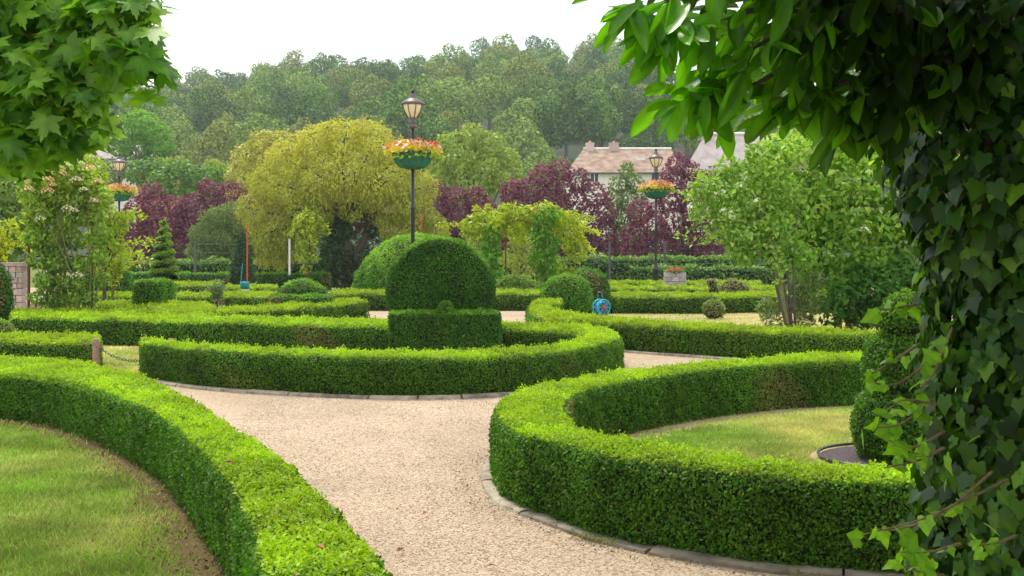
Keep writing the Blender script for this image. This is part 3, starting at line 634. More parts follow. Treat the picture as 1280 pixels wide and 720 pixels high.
for t in pf[:20]:
    s = Vector((base[0] + random.uniform(-.6, .6), Yw, random.uniform(1.8, 3.4))); tt = Vector(t[:3]); mb.tube([s, s.lerp(tt, .5) + Vector((0, 0, .3)), tt], [.10, .07, .03], 5)
mb.build('trunk', M_bark, g, True)
pf2 = pf + pxp([(400, 235, .8, -.9), (430, 225, .9, -.9), (470, 235, .8, -.9), (505, 250, .7, -.7), (375, 262, .6, -.7), (345, 292, .6, -.5), (365, 275, .6, -.4), (335, 310, .5, -.2), (490, 262, .6, -.6), (515, 282, .5, -.5), (400, 262, .6, -.6), (440, 258, .55, -.7), (375, 300, .4, 0), (362, 318, .35, 0), (535, 278, .5, 0), (552, 292, .3, 0), (485, 285, .4, -.7), (390, 288, .35, -.8), (380, 310, .35, -.6), (505, 305, .4, -.3), (330, 325, .3, 0), (350, 330, .25, 0), (520, 308, .35, 0)], Yw)
P, d = crown_pts(pf2, .14, .046, .80, 1.0, .55); n = len(P)
# feathery strands hanging over every puff
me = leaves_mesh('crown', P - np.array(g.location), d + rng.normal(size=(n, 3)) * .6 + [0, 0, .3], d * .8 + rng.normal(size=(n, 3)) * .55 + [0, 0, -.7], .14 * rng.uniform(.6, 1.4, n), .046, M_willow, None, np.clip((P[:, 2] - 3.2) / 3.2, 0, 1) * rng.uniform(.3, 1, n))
stuff(link('crown', me, g, (0, 0, 0)))
ivp = [(at(x_, y_, Yw)[0], Yw - .25, at(x_, y_, Yw)[2], r_) for x_, y_, r_ in ((412, 350, .35), (410, 330, .35), (412, 310, .3), (450, 345, .38), (455, 325, .35), (430, 290, .35), (462, 352, .25), (470, 318, .28), (416, 295, .25))] + [(at(430, 300, Yw)[0], Yw - .1, z, .42) for z in (.2, .7, 1.2)] + [(at(450, 300, Yw)[0], Yw - .1, z, .4) for z in (.2, .6)] + [(at(424, 0, Yw)[0], Yw, z, .38) for z in (1.7, 2.2, 2.7)] + [(at(468, 0, Yw)[0], Yw, 1.2, .28), (at(480, 0, Yw)[0], Yw, 1.6, .22), (at(440, 0, Yw)[0], Yw, 3.2, .5), (at(466, 0, Yw)[0], Yw, 2.3, .3)]
iv = thing('trunk_ivy', 'dark ivy covering the forked trunk of the golden tree', 'ivy', (at(440, 0, Yw)[0], Yw, 0)); crown(iv, ivp, .10, .09, M_ivytrunk, 1.5, name='foliage')
tree('golden_tree', 'paler golden tree behind the left side of the weeping tree', 'tree', (at(325, 0, 64)[0], 64, 0), pxp([(330, 180, .9, 0), (352, 178, .8, 0), (312, 198, 1.0, 0), (340, 205, 1.3, 0), (305, 222, 1.0, 0), (370, 180, .7, 0), (330, 240, 1.2, 0), (300, 245, .8, 0)], 64), .20, .12, M_willow2, .2, 3, cov=1.0, droop=.5)
tree('willowy_shrub', 'pale feathery willow-like shrub behind the hedge, left of the golden tree', 'shrub', (at(285, 0, 50)[0], 50, 0), pxp([(270, 275, .6, 0), (290, 268, .6, 0), (255, 295, .6, 0), (278, 300, .8, 0), (305, 285, .7, 0), (300, 310, .7, 0), (248, 315, .5, 0), (270, 322, .6, 0), (325, 300, .6, 0), (330, 320, .6, 0)], 50), .22, .04, M_palegreen, .05, 1.0, cov=1.1, droop=-.4, jit=.8)

# back laurel hedges (large leaved) and the wire fence posts in front
def lhedge(label, x0, x1, Y, h, w=1.1, **kw):
    a, b = at(x0, 0, Y)[0], at(x1, 0, Y)[0]; xs = np.linspace(a, b, 14)
    return hedge(label, [(x, Y) for x in xs], [(x, Y + w) for x in xs], h, M_laurelh, world=True, name='laurel_hedge', rough=.09, shoots=.02, px=4.2, cov=1.25, young_amt=.55, inset=.10, **kw)
lhedge('glossy-leaved laurel hedge closing the garden behind the spiral topiary', 90, 412, 46.6, 1.07)
lhedge('long glossy-leaved laurel hedge closing the garden behind the pergola and right lamp', 560, 1110, 46.6, 1.22)
lhedge('lower glossy laurel shrubs in front of the closing hedge, behind the stone planter', 790, 960, 44.2, .85, .8)
fence = thing('wire_fence', 'wire fence on thin dark posts along the laurel hedge', 'fence', (at(244, 0, 46.3)[0], 46.3, 0))
fx = [at(p, 0, 46.3)[0] for p in (175, 244, 363, 480, 600, 762, 831, 950)]
pm = MB(); pm.box((0, 0, .92), (.09, .09, 1.84)); pm.box((0, 0, 1.87), (.12, .12, .06)); pmm = pm.me('post', M_greypl)
for x in fx: link('post', pmm, fence, Vector((x, 46.3, 0)) - fence.location)
m = MB()
for z in (.5, 1.0, 1.45, 1.8):
    for a, b in zip(fx[:-1], fx[1:]): m.tube([(a, 46.35, z), ((a + b) / 2, 46.35, z - .02), (b, 46.35, z)], .004, 4)
m.build('wire', M_greypl, fence)
m = MB(); a = at(362, 0, 43.5); m.box((a[0], 43.5, .98), (.075, .075, 1.96))
m.box((a[0], 43.5, 1.98), (.095, .095, .03))
tag(m.build('white_stake', M_white), 'white wooden stake beside the bright young sapling', 'stake')
# sapling
s = thing('young_sapling', 'bright lime-green young sapling in front of the golden tree', 'tree', (at(386, 0, 43)[0], 43, 0))
m = MB(); m.tube([at(386, 363, 43), at(387, 330, 43), at(386, 300, 43), at(385, 270, 43)], [.06, .05, .04, .015], 6)
sp = [(385, 268, .25, 0), (375, 275, .25, 0), (395, 275, .25, 0), (372, 290, .26, 0), (388, 288, .28, 0), (404, 284, .18, 0), (378, 305, .25, 0), (392, 303, .22, 0), (376, 320, .2, 0), (388, 320, .25, 0), (383, 334, .2, 0), (366, 290, .15, 0), (408, 290, .12, 0)]
for x, y, r, _ in sp: m.tube([at(386, y + 14, 43), at((x + 386) / 2, y + 5, 43), at(x, y, 43)], [.025, .018, .01], 4)
m.build('trunk', M_barkred, s, True); crown(s, pxp(sp, 43), .15, .075, M_gold, .95, droop=.5, young=.3)

# ================================================================== HEDGE ROWS OF THE PARTERRE
hedge('low box hedge curving from the left edge to the bottom, between lawn and gravel path',
      [(-220, 438), (-100, 441), (0, 444), (100, 452), (180, 470), (240, 499), (320, 548), (380, 596), (430, 646), (470, 690), (500, 735), (530, 820), (545, 930)],
      [(-220, 453), (-100, 458), (0, 464), (70, 472), (130, 489), (190, 514), (240, 553), (285, 605), (310, 655), (322, 700), (328, 750), (334, 830), (338, 930)], .45, M_box, px=2.3, lmin=.021, shoots=.022, cov=1.75)
hedge('low box hedge making a wide U around the small lawn, stone kerb at its foot',
      [(1135, 440), (1050, 442), (980, 445), (920, 450), (860, 455), (780, 463), (720, 471), (670, 482), (635, 494), (620, 507), (621, 524), (645, 540), (693, 552), (740, 565), (800, 576), (853, 583), (933, 592), (1000, 597), (1080, 601), (1150, 605), (1280, 612)],
      [(1135, 448), (1050, 451), (980, 454), (920, 458.5), (860, 465), (780, 477), (733, 488), (712, 498), (708, 510), (724, 527), (750, 540), (790, 549), (830, 556), (862, 562), (933, 571), (1000, 577), (1080, 581), (1150, 585), (1280, 592)], .46, M_box, px=2.3, lmin=.021, shoots=.028, cov=1.75)
hedge('ring-shaped box hedge around the round topiary, its front arm ending bluntly',
      [(176, 429), (240, 436), (320, 441), (400, 444), (480, 446), (560, 446), (620, 444), (693, 438.5), (735, 433), (765, 427), (777, 420), (768, 413), (743, 408.5), (710, 406), (660, 404.5), (600, 403), (485, 400.5), (400, 398.5), (300, 396), (200, 393.5), (100, 391), (14, 389.5)],
      [(176, 423), (240, 429.5), (320, 434.5), (400, 437.5), (480, 439), (560, 439), (620, 437), (675, 432), (702, 428.5), (720, 424.5), (728, 420), (722, 416.5), (708, 414), (690, 412.5), (650, 410.5), (600, 409), (485, 407), (400, 405), (300, 402.5), (200, 400), (100, 397.5), (14, 396)], .44, M_box, px=2.5, shoots=.03)
hedge('short straight box hedge by the wooden post at the left edge', [(-120, 426), (0, 426), (60, 426), (125, 427)], [(-120, 417), (0, 417), (60, 417), (124, 418)], .40, M_box_y, shoots=.03)
hedge('box hedge curving from below the ball topiary to the right, beyond the gravel',
      [(702, 372), (680, 373), (662, 380), (664, 390), (690, 398), (730, 402), (784, 405), (856, 409), (978, 415), (1114, 420), (1200, 424), (1400, 430)],
      [(702, 378), (694, 379.5), (689, 384), (699, 389), (716, 392), (740, 394.5), (790, 399), (860, 403.5), (978, 410), (1114, 415), (1200, 418), (1400, 424)], .43, M_box_y, shoots=.04)
hedge('straight box hedge in front of the big hemisphere topiary', [(414, 367), (500, 367), (600, 367), (679, 367)], [(416, 362.5), (500, 362.5), (600, 362.5), (678, 362.5)], .44, M_box_y)
hedge('box hedge with a rounded right end, just behind the ring hedge on the left', [(14, 391), (140, 391.5), (240, 391), (337, 386.5), (407, 382), (459, 377)], [(14, 387.5), (140, 388), (240, 387.5), (332, 382), (392, 377.5), (440, 373.5)], .42, M_box_y)
hedge('box hedge left of the two-tier dome topiary', [(280, 370), (310, 370.5), (345, 371)], [(281, 365.5), (310, 365.5), (345, 366)], .44, M_box_y)
hedge('narrow box hedge behind the two-tier dome topiary', [(284, 360), (330, 360), (346, 360)], [(284, 357.5), (330, 357.5), (346, 357.5)], .44, M_box_y)
hedge('long thin box hedge just in front of the left laurel hedge', [(at(x, 0, 43.4)[0], 43.4) for x in (120, 200, 290, 350, 412)], [(at(x, 0, 44)[0], 44) for x in (120, 200, 290, 350, 412)], .62, M_yew, world=True)
hedge('box hedge with a bright yellow top behind the boxy topiary', [(150, 357), (222, 356.5), (275, 356)], [(150, 353), (222, 353), (275, 353)], .44, M_box_y)
hedge('box hedge ending by the speckled bush, behind the boxy topiary', [(60, 370), (150, 370), (216, 371), (263, 371)], [(60, 366), (150, 366), (216, 366.5), (263, 366.5)], .42, M_box_y)
hedge('short box hedge curving down from the boxy topiary to the path', [(60, 382), (140, 382), (205, 384), (240, 387), (268, 390)], [(60, 376.5), (140, 377), (205, 377.5), (245, 377.5), (262, 380)], .42, M_box_y)
hedge('box hedge along the far side of the dry lawn on the right', [(712, 370), (800, 370.5), (880, 370.5), (962, 369.5), (1050, 370)], [(712, 365.5), (800, 366), (880, 366), (962, 365), (1050, 365.5)], .43, M_box_y)
hedge('thin box hedge behind the foot of the right lamp', [(752, 361), (850, 361), (960, 361), (1050, 361)], [(752, 358), (850, 358), (960, 358), (1050, 358)], .43, M_box_y)
hedge('farthest thin box hedge in front of the stone planter', [(745, 354.6), (800, 354.6), (950, 354.6)], [(745, 352.4), (800, 352.4), (950, 352.4)], .43, M_box_y)

# ================================================================== TOPIARY
Yt = 15.35; bx = at(554.5, 0, Yt)[0]
V1 = boxsurf((bx, Yt + .32, 0), (1.53, .64, .72), (14, 6, 8), .06)
V2 = boxsurf((at(556, 0, Yt)[0], Yt + .16, .66), (.36, .30, .22), (4, 3, 4), .03, .25)
cyc = at(551, 0, Yt + .75)[0]
def disc(c, r, th, rnd=.1, n=40, zmin=.5):
    prof = [(.02, -th / 2), (r * .5, -th / 2 - .03), (r - rnd, -th / 2), (r - rnd * .3, -th / 2 + rnd * .3), (r, -th / 2 + rnd), (r, th / 2 - rnd), (r - rnd * .3, th / 2 - rnd * .3), (r - rnd, th / 2), (r * .5, th / 2 + .03), (.02, th / 2)]
    V, Fq = revolve(prof, (0, 0, 0), n); W = np.stack([V[:, 0], V[:, 2], V[:, 1]], 1); Fq = Fq[:, ::-1]
    return W + np.array(c), Fq
rD = .765; D3 = disc((cyc, Yt + .75, .99), rD, .62)
D3 = (D3[0], D3[1]); D3[0][:, 2] = np.maximum(D3[0][:, 2], .45)
V, Fq = merge(V1, V2, D3)
clipped('round_topiary', 'large clipped disc topiary on a rectangular block with a small pyramid, inside the ring hedge', 'topiary', V, Fq, M_yew, cov=1.8, young_amt=.85, young_z=.35, px=2.6)
def hemis(c, r, h, n=36, k=12): return revolve([(r * math.cos(t), h * math.sin(t)) for t in np.linspace(0, math.pi / 2 - .02, k)], c, n)
c = at(520, 0, 32.3); clipped('hemisphere_topiary', 'big smooth clipped hemisphere behind the round disc topiary', 'topiary', *hemis((c[0], 32.3, 0), 1.86, 2.02), M_bright, cov=1.5, young_amt=.7, young_z=.4, px=2.6)
c = at(377, 0, 24.4)
lo = revolve([(.60, 0), (.68, .1), (.70, .35), (.69, .53), (.62, .60), (.3, .61), (.02, .61)], (c[0], 24.4, 0), 30)
do = revolve([(.56 * math.cos(t), .58 + .34 * math.sin(t)) for t in np.linspace(0, math.pi / 2 - .03, 9)], (c[0], 24.6, 0), 30)
clipped('dome_topiary', 'two-tier topiary of a dome on a wider drum, by the left box hedges', 'topiary', *merge(lo, do), M_yew, young_amt=.95, young_z=.5)
V, Fq = boxsurf((at(187, 0, 23.6)[0], 23.6, 0), (.70, .6, .94), (7, 6, 8), .14, .86); clipped('boxy_topiary', 'rounded boxy topiary left of the gravel gap', 'topiary', V, Fq, M_bright, young_amt=.4)
V, Fq = boxsurf((at(207, 0, 26)[0], 26, 0), (.42, .6, .86), (5, 5, 7), .14, .86); clipped('boxy_topiary', 'narrow rounded topiary half hidden behind the boxy one', 'topiary', V, Fq, M_bright, young_amt=.4)
clipped('ball_topiary', 'bright clipped ball topiary beside the hose reel', 'topiary', *revolve(ballprof(.60, .42), (at(709, 0, 26)[0], 26, 0), 26, 1, 1), M_bright, young_amt=.5)
clipped('ball_topiary', 'darker clipped ball topiary behind the hose reel', 'topiary', *revolve(ballprof(.60, .5), (at(731, 0, 28)[0] + .05, 28, 0), 26), M_yew, young_amt=.4)
clipped('dome_shrub', 'dark rounded shrub behind the rose arch by the long hedge', 'shrub', *hemis((at(143, 0, 31)[0], 31, 0), .62, 1.25), M_bright, young_amt=.3)
clipped('round_bush', 'small bright rounded box bush at the left edge above the short hedge', 'shrub', *hemis((at(2, 0, 16.5)[0], 16.5, 0), .28, .55), M_bright, young_amt=.7)
clipped('tall_topiary', 'rounded dark topiary cut off by the left edge of the picture', 'topiary', *revolve([(.22, 0), (.3, .3), (.32, .7), (.26, 1.1), (.12, 1.33), (.02, 1.38)], (at(-8, 0, 20)[0], 20, 0)), M_yew, young_amt=.3)
clipped('small_round_shrub', 'small round brownish-green shrub standing on the dry lawn', 'shrub', *revolve(ballprof(.245, .19), (at(891.5, 0, 25.6)[0], 25.6, 0), 18), leafmat('brownish_shrub_leaves', (.10, .13, .04), (.20, .26, .06), (.22, .32, .06)), young_amt=.7, young_z=.2)
# cone and spiral
clipped('cone_topiary', 'dark green cone topiary by the orange stake', 'topiary', *revolve([(.33, 0), (.40, .25), (.38, .7), (.28, 1.3), (.15, 1.9), (.03, 2.18)], (at(303, 0, 38)[0], 38, 0), 22), M_yewdark, young_amt=.3, young_z=.8, rough=.03)
Ys = 38.2; sx_ = at(205, 0, Ys)[0]; V = []; Fq = []; nt, ns = 150, 10
for i in range(nt):
    t = i / (nt - 1); a = t * 2 * math.pi * 7; R = .50 * (1 - t) ** .85 + .02; z = .60 + 2.0 * t; tr = .125 * (1 - t * .6)
    for k in range(ns):
        b = 2 * math.pi * k / ns; rr = R * .66 + tr * math.cos(b) * 1.5; V.append((sx_ + rr * math.cos(a), Ys + rr * math.sin(a), z + tr * math.sin(b)))
for i in range(nt - 1):
    for k in range(ns): Fq.append((i * ns + k, (i + 1) * ns + k, (i + 1) * ns + (k + 1) % ns, i * ns + (k + 1) % ns))
V = np.array(V); Fq = np.array(Fq)
nn_, _ = face_normals(V, Fq)
if (nn_[:, 2] * (V[Fq].mean(1)[:, 2] - V[Fq].mean(1)[:, 2])).sum() < 0: pass
cc = V.reshape(nt, ns, 3).mean(1); chk = ((V[Fq].mean(1) - np.repeat(cc[:-1], ns, 0)) * nn_).sum()
if chk < 0: Fq = Fq[:, ::-1]
base_d = revolve([(.40, 0), (.48, .1), (.50, .3), (.44, .46), (.3, .5), (.02, .5)], (sx_, Ys, 0), 24)
stem_ = revolve([(.06, .4), (.05, 1.4), (.02, 2.5)], (sx_, Ys, 0), 10)
clipped('spiral_topiary', 'tall spiral-cut topiary with stacked coils tapering to a point', 'topiary', *merge((V, Fq), base_d, stem_), M_bright, young_amt=.9, young_z=.2, px=1.6, inset=.02)
# bird-like topiary, brownish
bm = leafmat('thin_brown_topiary', (.16, .12, .05), (.26, .26, .09), (.34, .36, .12))
Yb = 29; bcol = revolve([(.16, .3), (.20, .45), (.15, .62), (.11, .75), (.12, .86), (.05, .92)], (at(892, 0, Yb)[0], Yb, -.1), 14)
hd = revolve(ballprof(.10, .1, 8), (at(887, 0, Yb)[0], Yb, .62), 12)
bd = revolve(ballprof(.34, .3, 10), (at(917, 0, Yb + .6)[0], Yb + .6, .15), 18, 1.3, .9)
tl = revolve(ballprof(.22, .2, 8), (at(945, 0, Yb + .6)[0], Yb + .6, .1), 14, 2.2, .9)
clipped('bird_topiary', 'thin brownish bird-shaped topiary with a raised neck behind the dry lawn', 'topiary', *merge(bcol, hd, bd, tl), bm, cov=1.1, young_amt=.8, young_z=.2)
# stacked topiary beside the ivy
Xs, Ya = at(1135, 0, 8.4)[0], 8.5
st = merge(revolve([(.30, 0), (.36, .12), (.38, .3), (.33, .46), (.22, .54)], (Xs, Ya, 0), 26), revolve([(.20, .5), (.28, .58), (.29, .75), (.24, .9), (.14, .96)], (Xs, Ya, 0), 24), revolve([(.12, .92), (.19, 1.0), (.19, 1.12), (.1, 1.24), (.01, 1.28)], (Xs, Ya, 0), 20))
clipped('tiered_topiary', 'dark green tiered topiary of stacked clipped balls beside the ivy-clad trunk', 'topiary', *st, M_box, cov=1.7, young_amt=.25, young_z=.8)

# ================================================================== FREE SHRUBS IN THE GARDEN
tree('speckled_bush', 'loose grey-green bush at the corner of the gravel gap', 'shrub', (at(271, 0, 29.5)[0], 29.5, 0), pxp([(272, 358, .17, 0), (266, 366, .17, 0), (277, 367, .17, 0), (271, 374, .15, 0)], 29.5), .10, .035, M_palegreen, .03, .2, cov=1.1)
tree('spreading_shrub', 'low spreading bright shrub at the foot of the pergola', 'shrub', (at(645, 0, 31.5)[0], 31.5, 0), pxp([(640, 352, .25, 0), (655, 354, .25, 0), (628, 358, .22, 0), (668, 358, .2, 0), (648, 362, .25, 0), (635, 364, .2, 0), (685, 352, .25, 2)], 31.5), .09, .04, M_mid, .03, .3, cov=1.2, young=.6)
# pergola with climber
Yp = 33
pg = thing('pergola', 'iron pergola of posts and hoops smothered by a golden climber', 'pergola', (at(650, 0, Yp)[0], Yp, 0))
pm = MB().tube([(0, 0, 0), (0, 0, 2.0)], .022, 6).me('post', M_rust)
pp = [(614, 0), (632, 1.2), (682, -.3), (718, .9)]
for x, dy in pp: link('post', pmm if False else pm, pg, Vector((at(x, 0, Yp + dy)[0], Yp + dy, 0)) - pg.location)
m = MB()
for a, b in ((0, 2), (1, 3), (0, 1), (2, 3)):
    A_ = Vector((at(pp[a][0], 0, Yp + pp[a][1])[0], Yp + pp[a][1], 2.0)); B_ = Vector((at(pp[b][0], 0, Yp + pp[b][1])[0], Yp + pp[b][1], 2.0))
    m = MB(); m.tube([A_, A_.lerp(B_, .25) + Vector((0, 0, .35)), A_.lerp(B_, .5) + Vector((0, 0, .45)), A_.lerp(B_, .75) + Vector((0, 0, .35)), B_], .015, 6); m.build('hoop', M_rust, pg)
cl = thing('golden_climber', 'golden-green climbing plant draped over the pergola posts and hoops', 'climber', (at(650, 0, Yp)[0], Yp, 0))
colA = [(613, y, .24, 0) for y in range(285, 352, 9)]; colA = [(x_ + random.uniform(-5, 5), y_, r_ * random.uniform(.75, 1.25), d_) for x_, y_, r_, d_ in colA]; colB = [(681, y, .30, -.3) for y in range(270, 372, 9)]; colC = [(718, y, .19, .9) for y in range(280, 345, 9)]
colB = [(x_ + random.uniform(-6, 6), y_, r_ * random.uniform(.7, 1.2), d_) for x_, y_, r_, d_ in colB]
crown(cl, pxp(colA + colB, Yp), .13, .07, M_climbdark, 1.3, droop=.8, name='older_foliage')
tops = [(590, 282, .26, 0), (602, 276, .3, 0), (618, 276, .3, 0), (633, 283, .24, .5), (645, 270, .20, 0), (655, 265, .16, 0), (632, 262, .14, 0), (668, 266, .22, 0), (682, 264, .28, 0), (697, 272, .26, 0), (712, 272, .22, .5), (722, 282, .2, .8), (706, 290, .24, .6), (712, 305, .2, .8), (720, 318, .2, .8), (700, 330, .16, .6), (668, 282, .18, 0), (656, 284, .2, .5), (648, 298, .16, .6), (583, 290, .14, 0), (725, 300, .16, .8), (700, 345, .18, .5), (715, 342, .2, .7)]
tops = [(x_, y_, r_ * 1.18, d_) for x_, y_, r_, d_ in tops] + [(640, 285, .24, .3), (665, 276, .26, .3), (630, 275, .22, .3), (690, 282, .26, .5), (600, 292, .2, .4), (648, 278, .2, 0)]
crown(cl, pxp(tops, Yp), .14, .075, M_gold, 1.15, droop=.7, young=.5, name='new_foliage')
m = MB(); P = []
for pts in ([(700, 268), (722, 270), (742, 273)], [(712, 282), (735, 286), (750, 292)], [(716, 292), (730, 303), (742, 312)], [(600, 276), (585, 280), (566, 280), (548, 279)], [(632, 262), (625, 258), (640, 256), (655, 262)], [(598, 275), (597, 266), (595, 257)], [(610, 274), (610, 263), (609, 256)], [(722, 285), (728, 300), (731, 320)]):
    W_ = [at(x, y, Yp) for x, y in pts]; MB().tube(W_, [.014] * len(W_), 4).build('shoot', M_stem, cl); S = spline(W_, 26); P.append(np.repeat(S, 5, 0) + rng.normal(0, .035, (26 * 5, 3)))
P = np.vstack(P); n = len(P)
stuff(link('shoot_leaves', leaves_mesh('shoot_leaves', P - np.array(cl.location), rng.normal(size=(n, 3)) + [0, -.5, .8], rng.normal(size=(n, 3)) + [0, 0, -.8], .11, .05, M_gold, None, rng.uniform(.3, 1, n)), cl, (0, 0, 0)))
tree('pale_shrub', 'pale yellow-green upright shrub seen through the pergola', 'shrub', (at(655, 0, 40)[0], 40, 0), pxp([(650, 300, .4, 0), (660, 315, .45, 0), (600, 300, .4, 0), (590, 318, .45, 0), (640, 322, .4, 0), (655, 335, .4, 0), (598, 335, .4, 0)], 40), .16, .05, M_lime, .04, .8, cov=.9, droop=-.3)

# rose arch on the left
Yr = 21.5
ra = thing('rose_arch', 'rusty iron rose arch of thin posts under climbing roses', 'arch', (at(75, 0, Yr)[0], Yr, 0))
rp_ = [(36, .15), (115, .15), (75, 1.0), (81, .7)]
pm2 = MB().tube([(0, 0, 0), (0, 0, 2.15)], .028, 6).me('post', M_rust)
for x, dy in rp_: link('post', pm2, ra, Vector((at(x, 0, Yr + dy)[0], Yr + dy, 0)) - ra.location)
m = MB(); A_ = Vector(at(36, 0, Yr + .15)); B_ = Vector(at(115, 0, Yr + .15)); A_.z = B_.z = 2.15
m.tube([A_, A_.lerp(B_, .25) + Vector((0, 0, .4)), A_.lerp(B_, .5) + Vector((0, 0, .55)), A_.lerp(B_, .75) + Vector((0, 0, .4)), B_], .025, 6)
m.build('hoop', M_rust, ra); MB().tube([A_ - Vector((0, 0, .7)), B_ - Vector((0, 0, .7))], .015, 5).build('crossbar', M_rust, ra)
cr_ = thing('climbing_rose', 'tall climbing rose with pinkish cream blossom clusters over the rusty arch', 'rose', (at(80, 0, Yr)[0], Yr, 0))
rpf = [(60, 225, .22, 0), (85, 222, .25, 0), (110, 228, .22, 0), (40, 240, .22, 0), (70, 245, .28, .2), (100, 250, .26, .2), (125, 248, .2, 0), (50, 268, .24, 0), (82, 272, .25, .3), (112, 270, .22, .2), (45, 295, .2, 0), (65, 300, .22, .2), (95, 300, .18, .3), (125, 295, .18, 0), (50, 325, .18, 0), (72, 328, .2, .1), (98, 332, .17, .1), (58, 352, .17, 0), (80, 355, .15, 0), (100, 358, .14, 0), (48, 372, .13, 0), (72, 375, .14, 0), (92, 376, .12, 0), (122, 322, .14, 0), (126, 350, .12, 0), (112, 372, .12, 0), (75, 212, .18, 0), (98, 214, .16, 0)]
mb = MB()
for x, y, r, dy in rpf[:24]:
    b0 = at(random.choice((40, 60, 78, 95, 112)), 405, Yr); t_ = at(x, y, Yr + dy); mb.tube([b0, Vector(b0).lerp(Vector(t_), .5) + Vector((random.uniform(-.15, .15), random.uniform(-.1, .1), 0)), t_], [.018, .013, .006], 5)
mb.build('stem', M_stem, cr_)
rpf = [(a_, b_, c_ * 1.15, d_ + .05) for a_, b_, c_, d_ in rpf]
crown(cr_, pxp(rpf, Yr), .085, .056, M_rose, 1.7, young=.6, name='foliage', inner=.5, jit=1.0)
def cluster_mesh(nm, mat, n=26, r=.07, dome=.5, L=.03):
    d = unit(rng.normal(size=(n, 3))); d[:, 2] = np.abs(d[:, 2]) * dome; P = d * r; return leaves_mesh(nm, P, d + [0, 0, .5] + rng.normal(0, .3, (n, 3)), rng.normal(size=(n, 3)), L, L * .9, mat)
rosec = [cluster_mesh('blossom_cluster', M_ppink if i else M_pcream, 34, .085, .8, .035) for i in range(2)]
rosem = petal('faded_rose_petals', (.78, .50, .26)); rosec.append(cluster_mesh('blossom_cluster', rosem, 34, .085, .8, .035))
for x, y in ((52, 212), (45, 222), (58, 226), (65, 232), (80, 202), (88, 208), (100, 205), (112, 212), (95, 226), (84, 262), (92, 265), (122, 228), (50, 275), (104, 238), (28, 228), (35, 238), (70, 205), (74, 218), (60, 240), (118, 252), (96, 346)):
    o = link('blossom_cluster', random.choice(rosec), cr_, Vector(at(x, y, Yr - .42)) - cr_.location); stuff(o); s_ = random.uniform(.9, 1.7); o.scale = (s_, s_, s_)
# other shrubs at left
tree('tall_shrub', 'tall loose green shrub behind the rose arch at the left edge', 'shrub', (at(-10, 0, 25)[0], 25, 0), pxp([(-10, 215, .5, 0), (15, 240, .5, 0), (-20, 250, .6, 0), (10, 270, .5, 0), (30, 225, .35, 0), (-10, 290, .6, 0), (25, 295, .35, 0), (5, 315, .35, 0), (20, 325, .2, 0), (45, 300, .25, 1)], 25), .12, .075, M_mid, .06, 1.2, cov=1.3, young=.7)
tree('yellow_shrub', 'tall yellow-green leafy shrub right behind the rose arch, in front of the left lamp', 'shrub', (at(130, 0, 27)[0], 27, 0), pxp([(118, 222, .30, 0), (100, 206, .30, 0), (120, 208, .2, 0), (118, 250, .28, 0), (146, 275, .2, 0), (128, 268, .35, 0), (145, 285, .25, 0), (140, 305, .25, 0), (120, 300, .3, 0), (160, 270, .15, 0), (125, 330, .25, 0), (155, 320, .15, 0), (85, 200, .25, 0), (60, 205, .25, 0)], 27), .12, .06, M_gold, .05, 1.2, cov=1.1, young=.3, inner=.6)
def spray(label, base, arms, Y, mat, L=.12, W=.055, name='arching_shrub'):
    r = thing(name, label, 'shrub', (at(base[0], 0, Y)[0], Y, 0)); m = MB(); P = []
    for pts in arms:
        W_ = [at(*base, Y)] + [at(x, y, Y) for x, y in pts]; S = spline(W_, 30); m.tube(S[::3], np.linspace(.02, .006, 10), 4); S = S[8:]; P.append(np.repeat(S, 6, 0) + rng.normal(0, .05, (len(S) * 6, 3)))
    m.build('stem', M_stem, r); P = np.vstack(P); n = len(P)
    stuff(link('foliage', leaves_mesh('foliage', P - np.array(r.location), rng.normal(size=(n, 3)) + [0, -.4, .9], rng.normal(size=(n, 3)) + [0, 0, -.3], L, W, mat, None, rng.uniform(0, 1, n)), r, (0, 0, 0))); return r
spray('yellow-green arching shoots reaching right towards the spiral topiary', (140, 375), [[(150, 320), (168, 304), (192, 300)], [(150, 330), (160, 316), (182, 318)], [(146, 340), (165, 330), (180, 326)], [(145, 290), (158, 272), (180, 270)], [(140, 300), (150, 280), (170, 262)]], 27.5, M_gold)
spray('fresh green weeping shoots at the left edge above the stone pillar', (-8, 380), [[(5, 300), (15, 285), (28, 292)], [(0, 290), (10, 278), (22, 276)], [(-5, 310), (6, 298), (16, 305)], [(0, 320), (20, 300), (35, 308)]], 23, M_gold)

# stone pillar of separate stones
pl_ = thing('stone_pillar', 'pinkish rubble stone pillar with a pale cap at the left edge', 'pillar', (at(19, 0, 22.5)[0], 22.5, 0)); z = 0; k = 0
while z < 1.15:
    hgt = random.uniform(.10, .15); x0 = at(6, 0, 22.5)[0]; x1 = at(32, 0, 22.5)[0]; x = x0
    while x < x1 - .02:
        w = min(random.uniform(.12, .2), x1 - x); w = x1 - x if x1 - x - w < .06 else w
        o = MB().box((0, 0, 0), (w - .012, .38, hgt - .012), 0, random.uniform(.93, 1)).build('stone', M_brickish if random.random() < .55 else M_stone, pl_, loc=Vector((x + w / 2, 22.5 + random.uniform(-.01, .01), z + hgt / 2)) - pl_.location)
        x += w
    z += hgt
MB().box((at(19, 0, 22.5)[0], 22.5, z + .04), (.50, .46, .07)).build('cap', M_brickish, pl_)

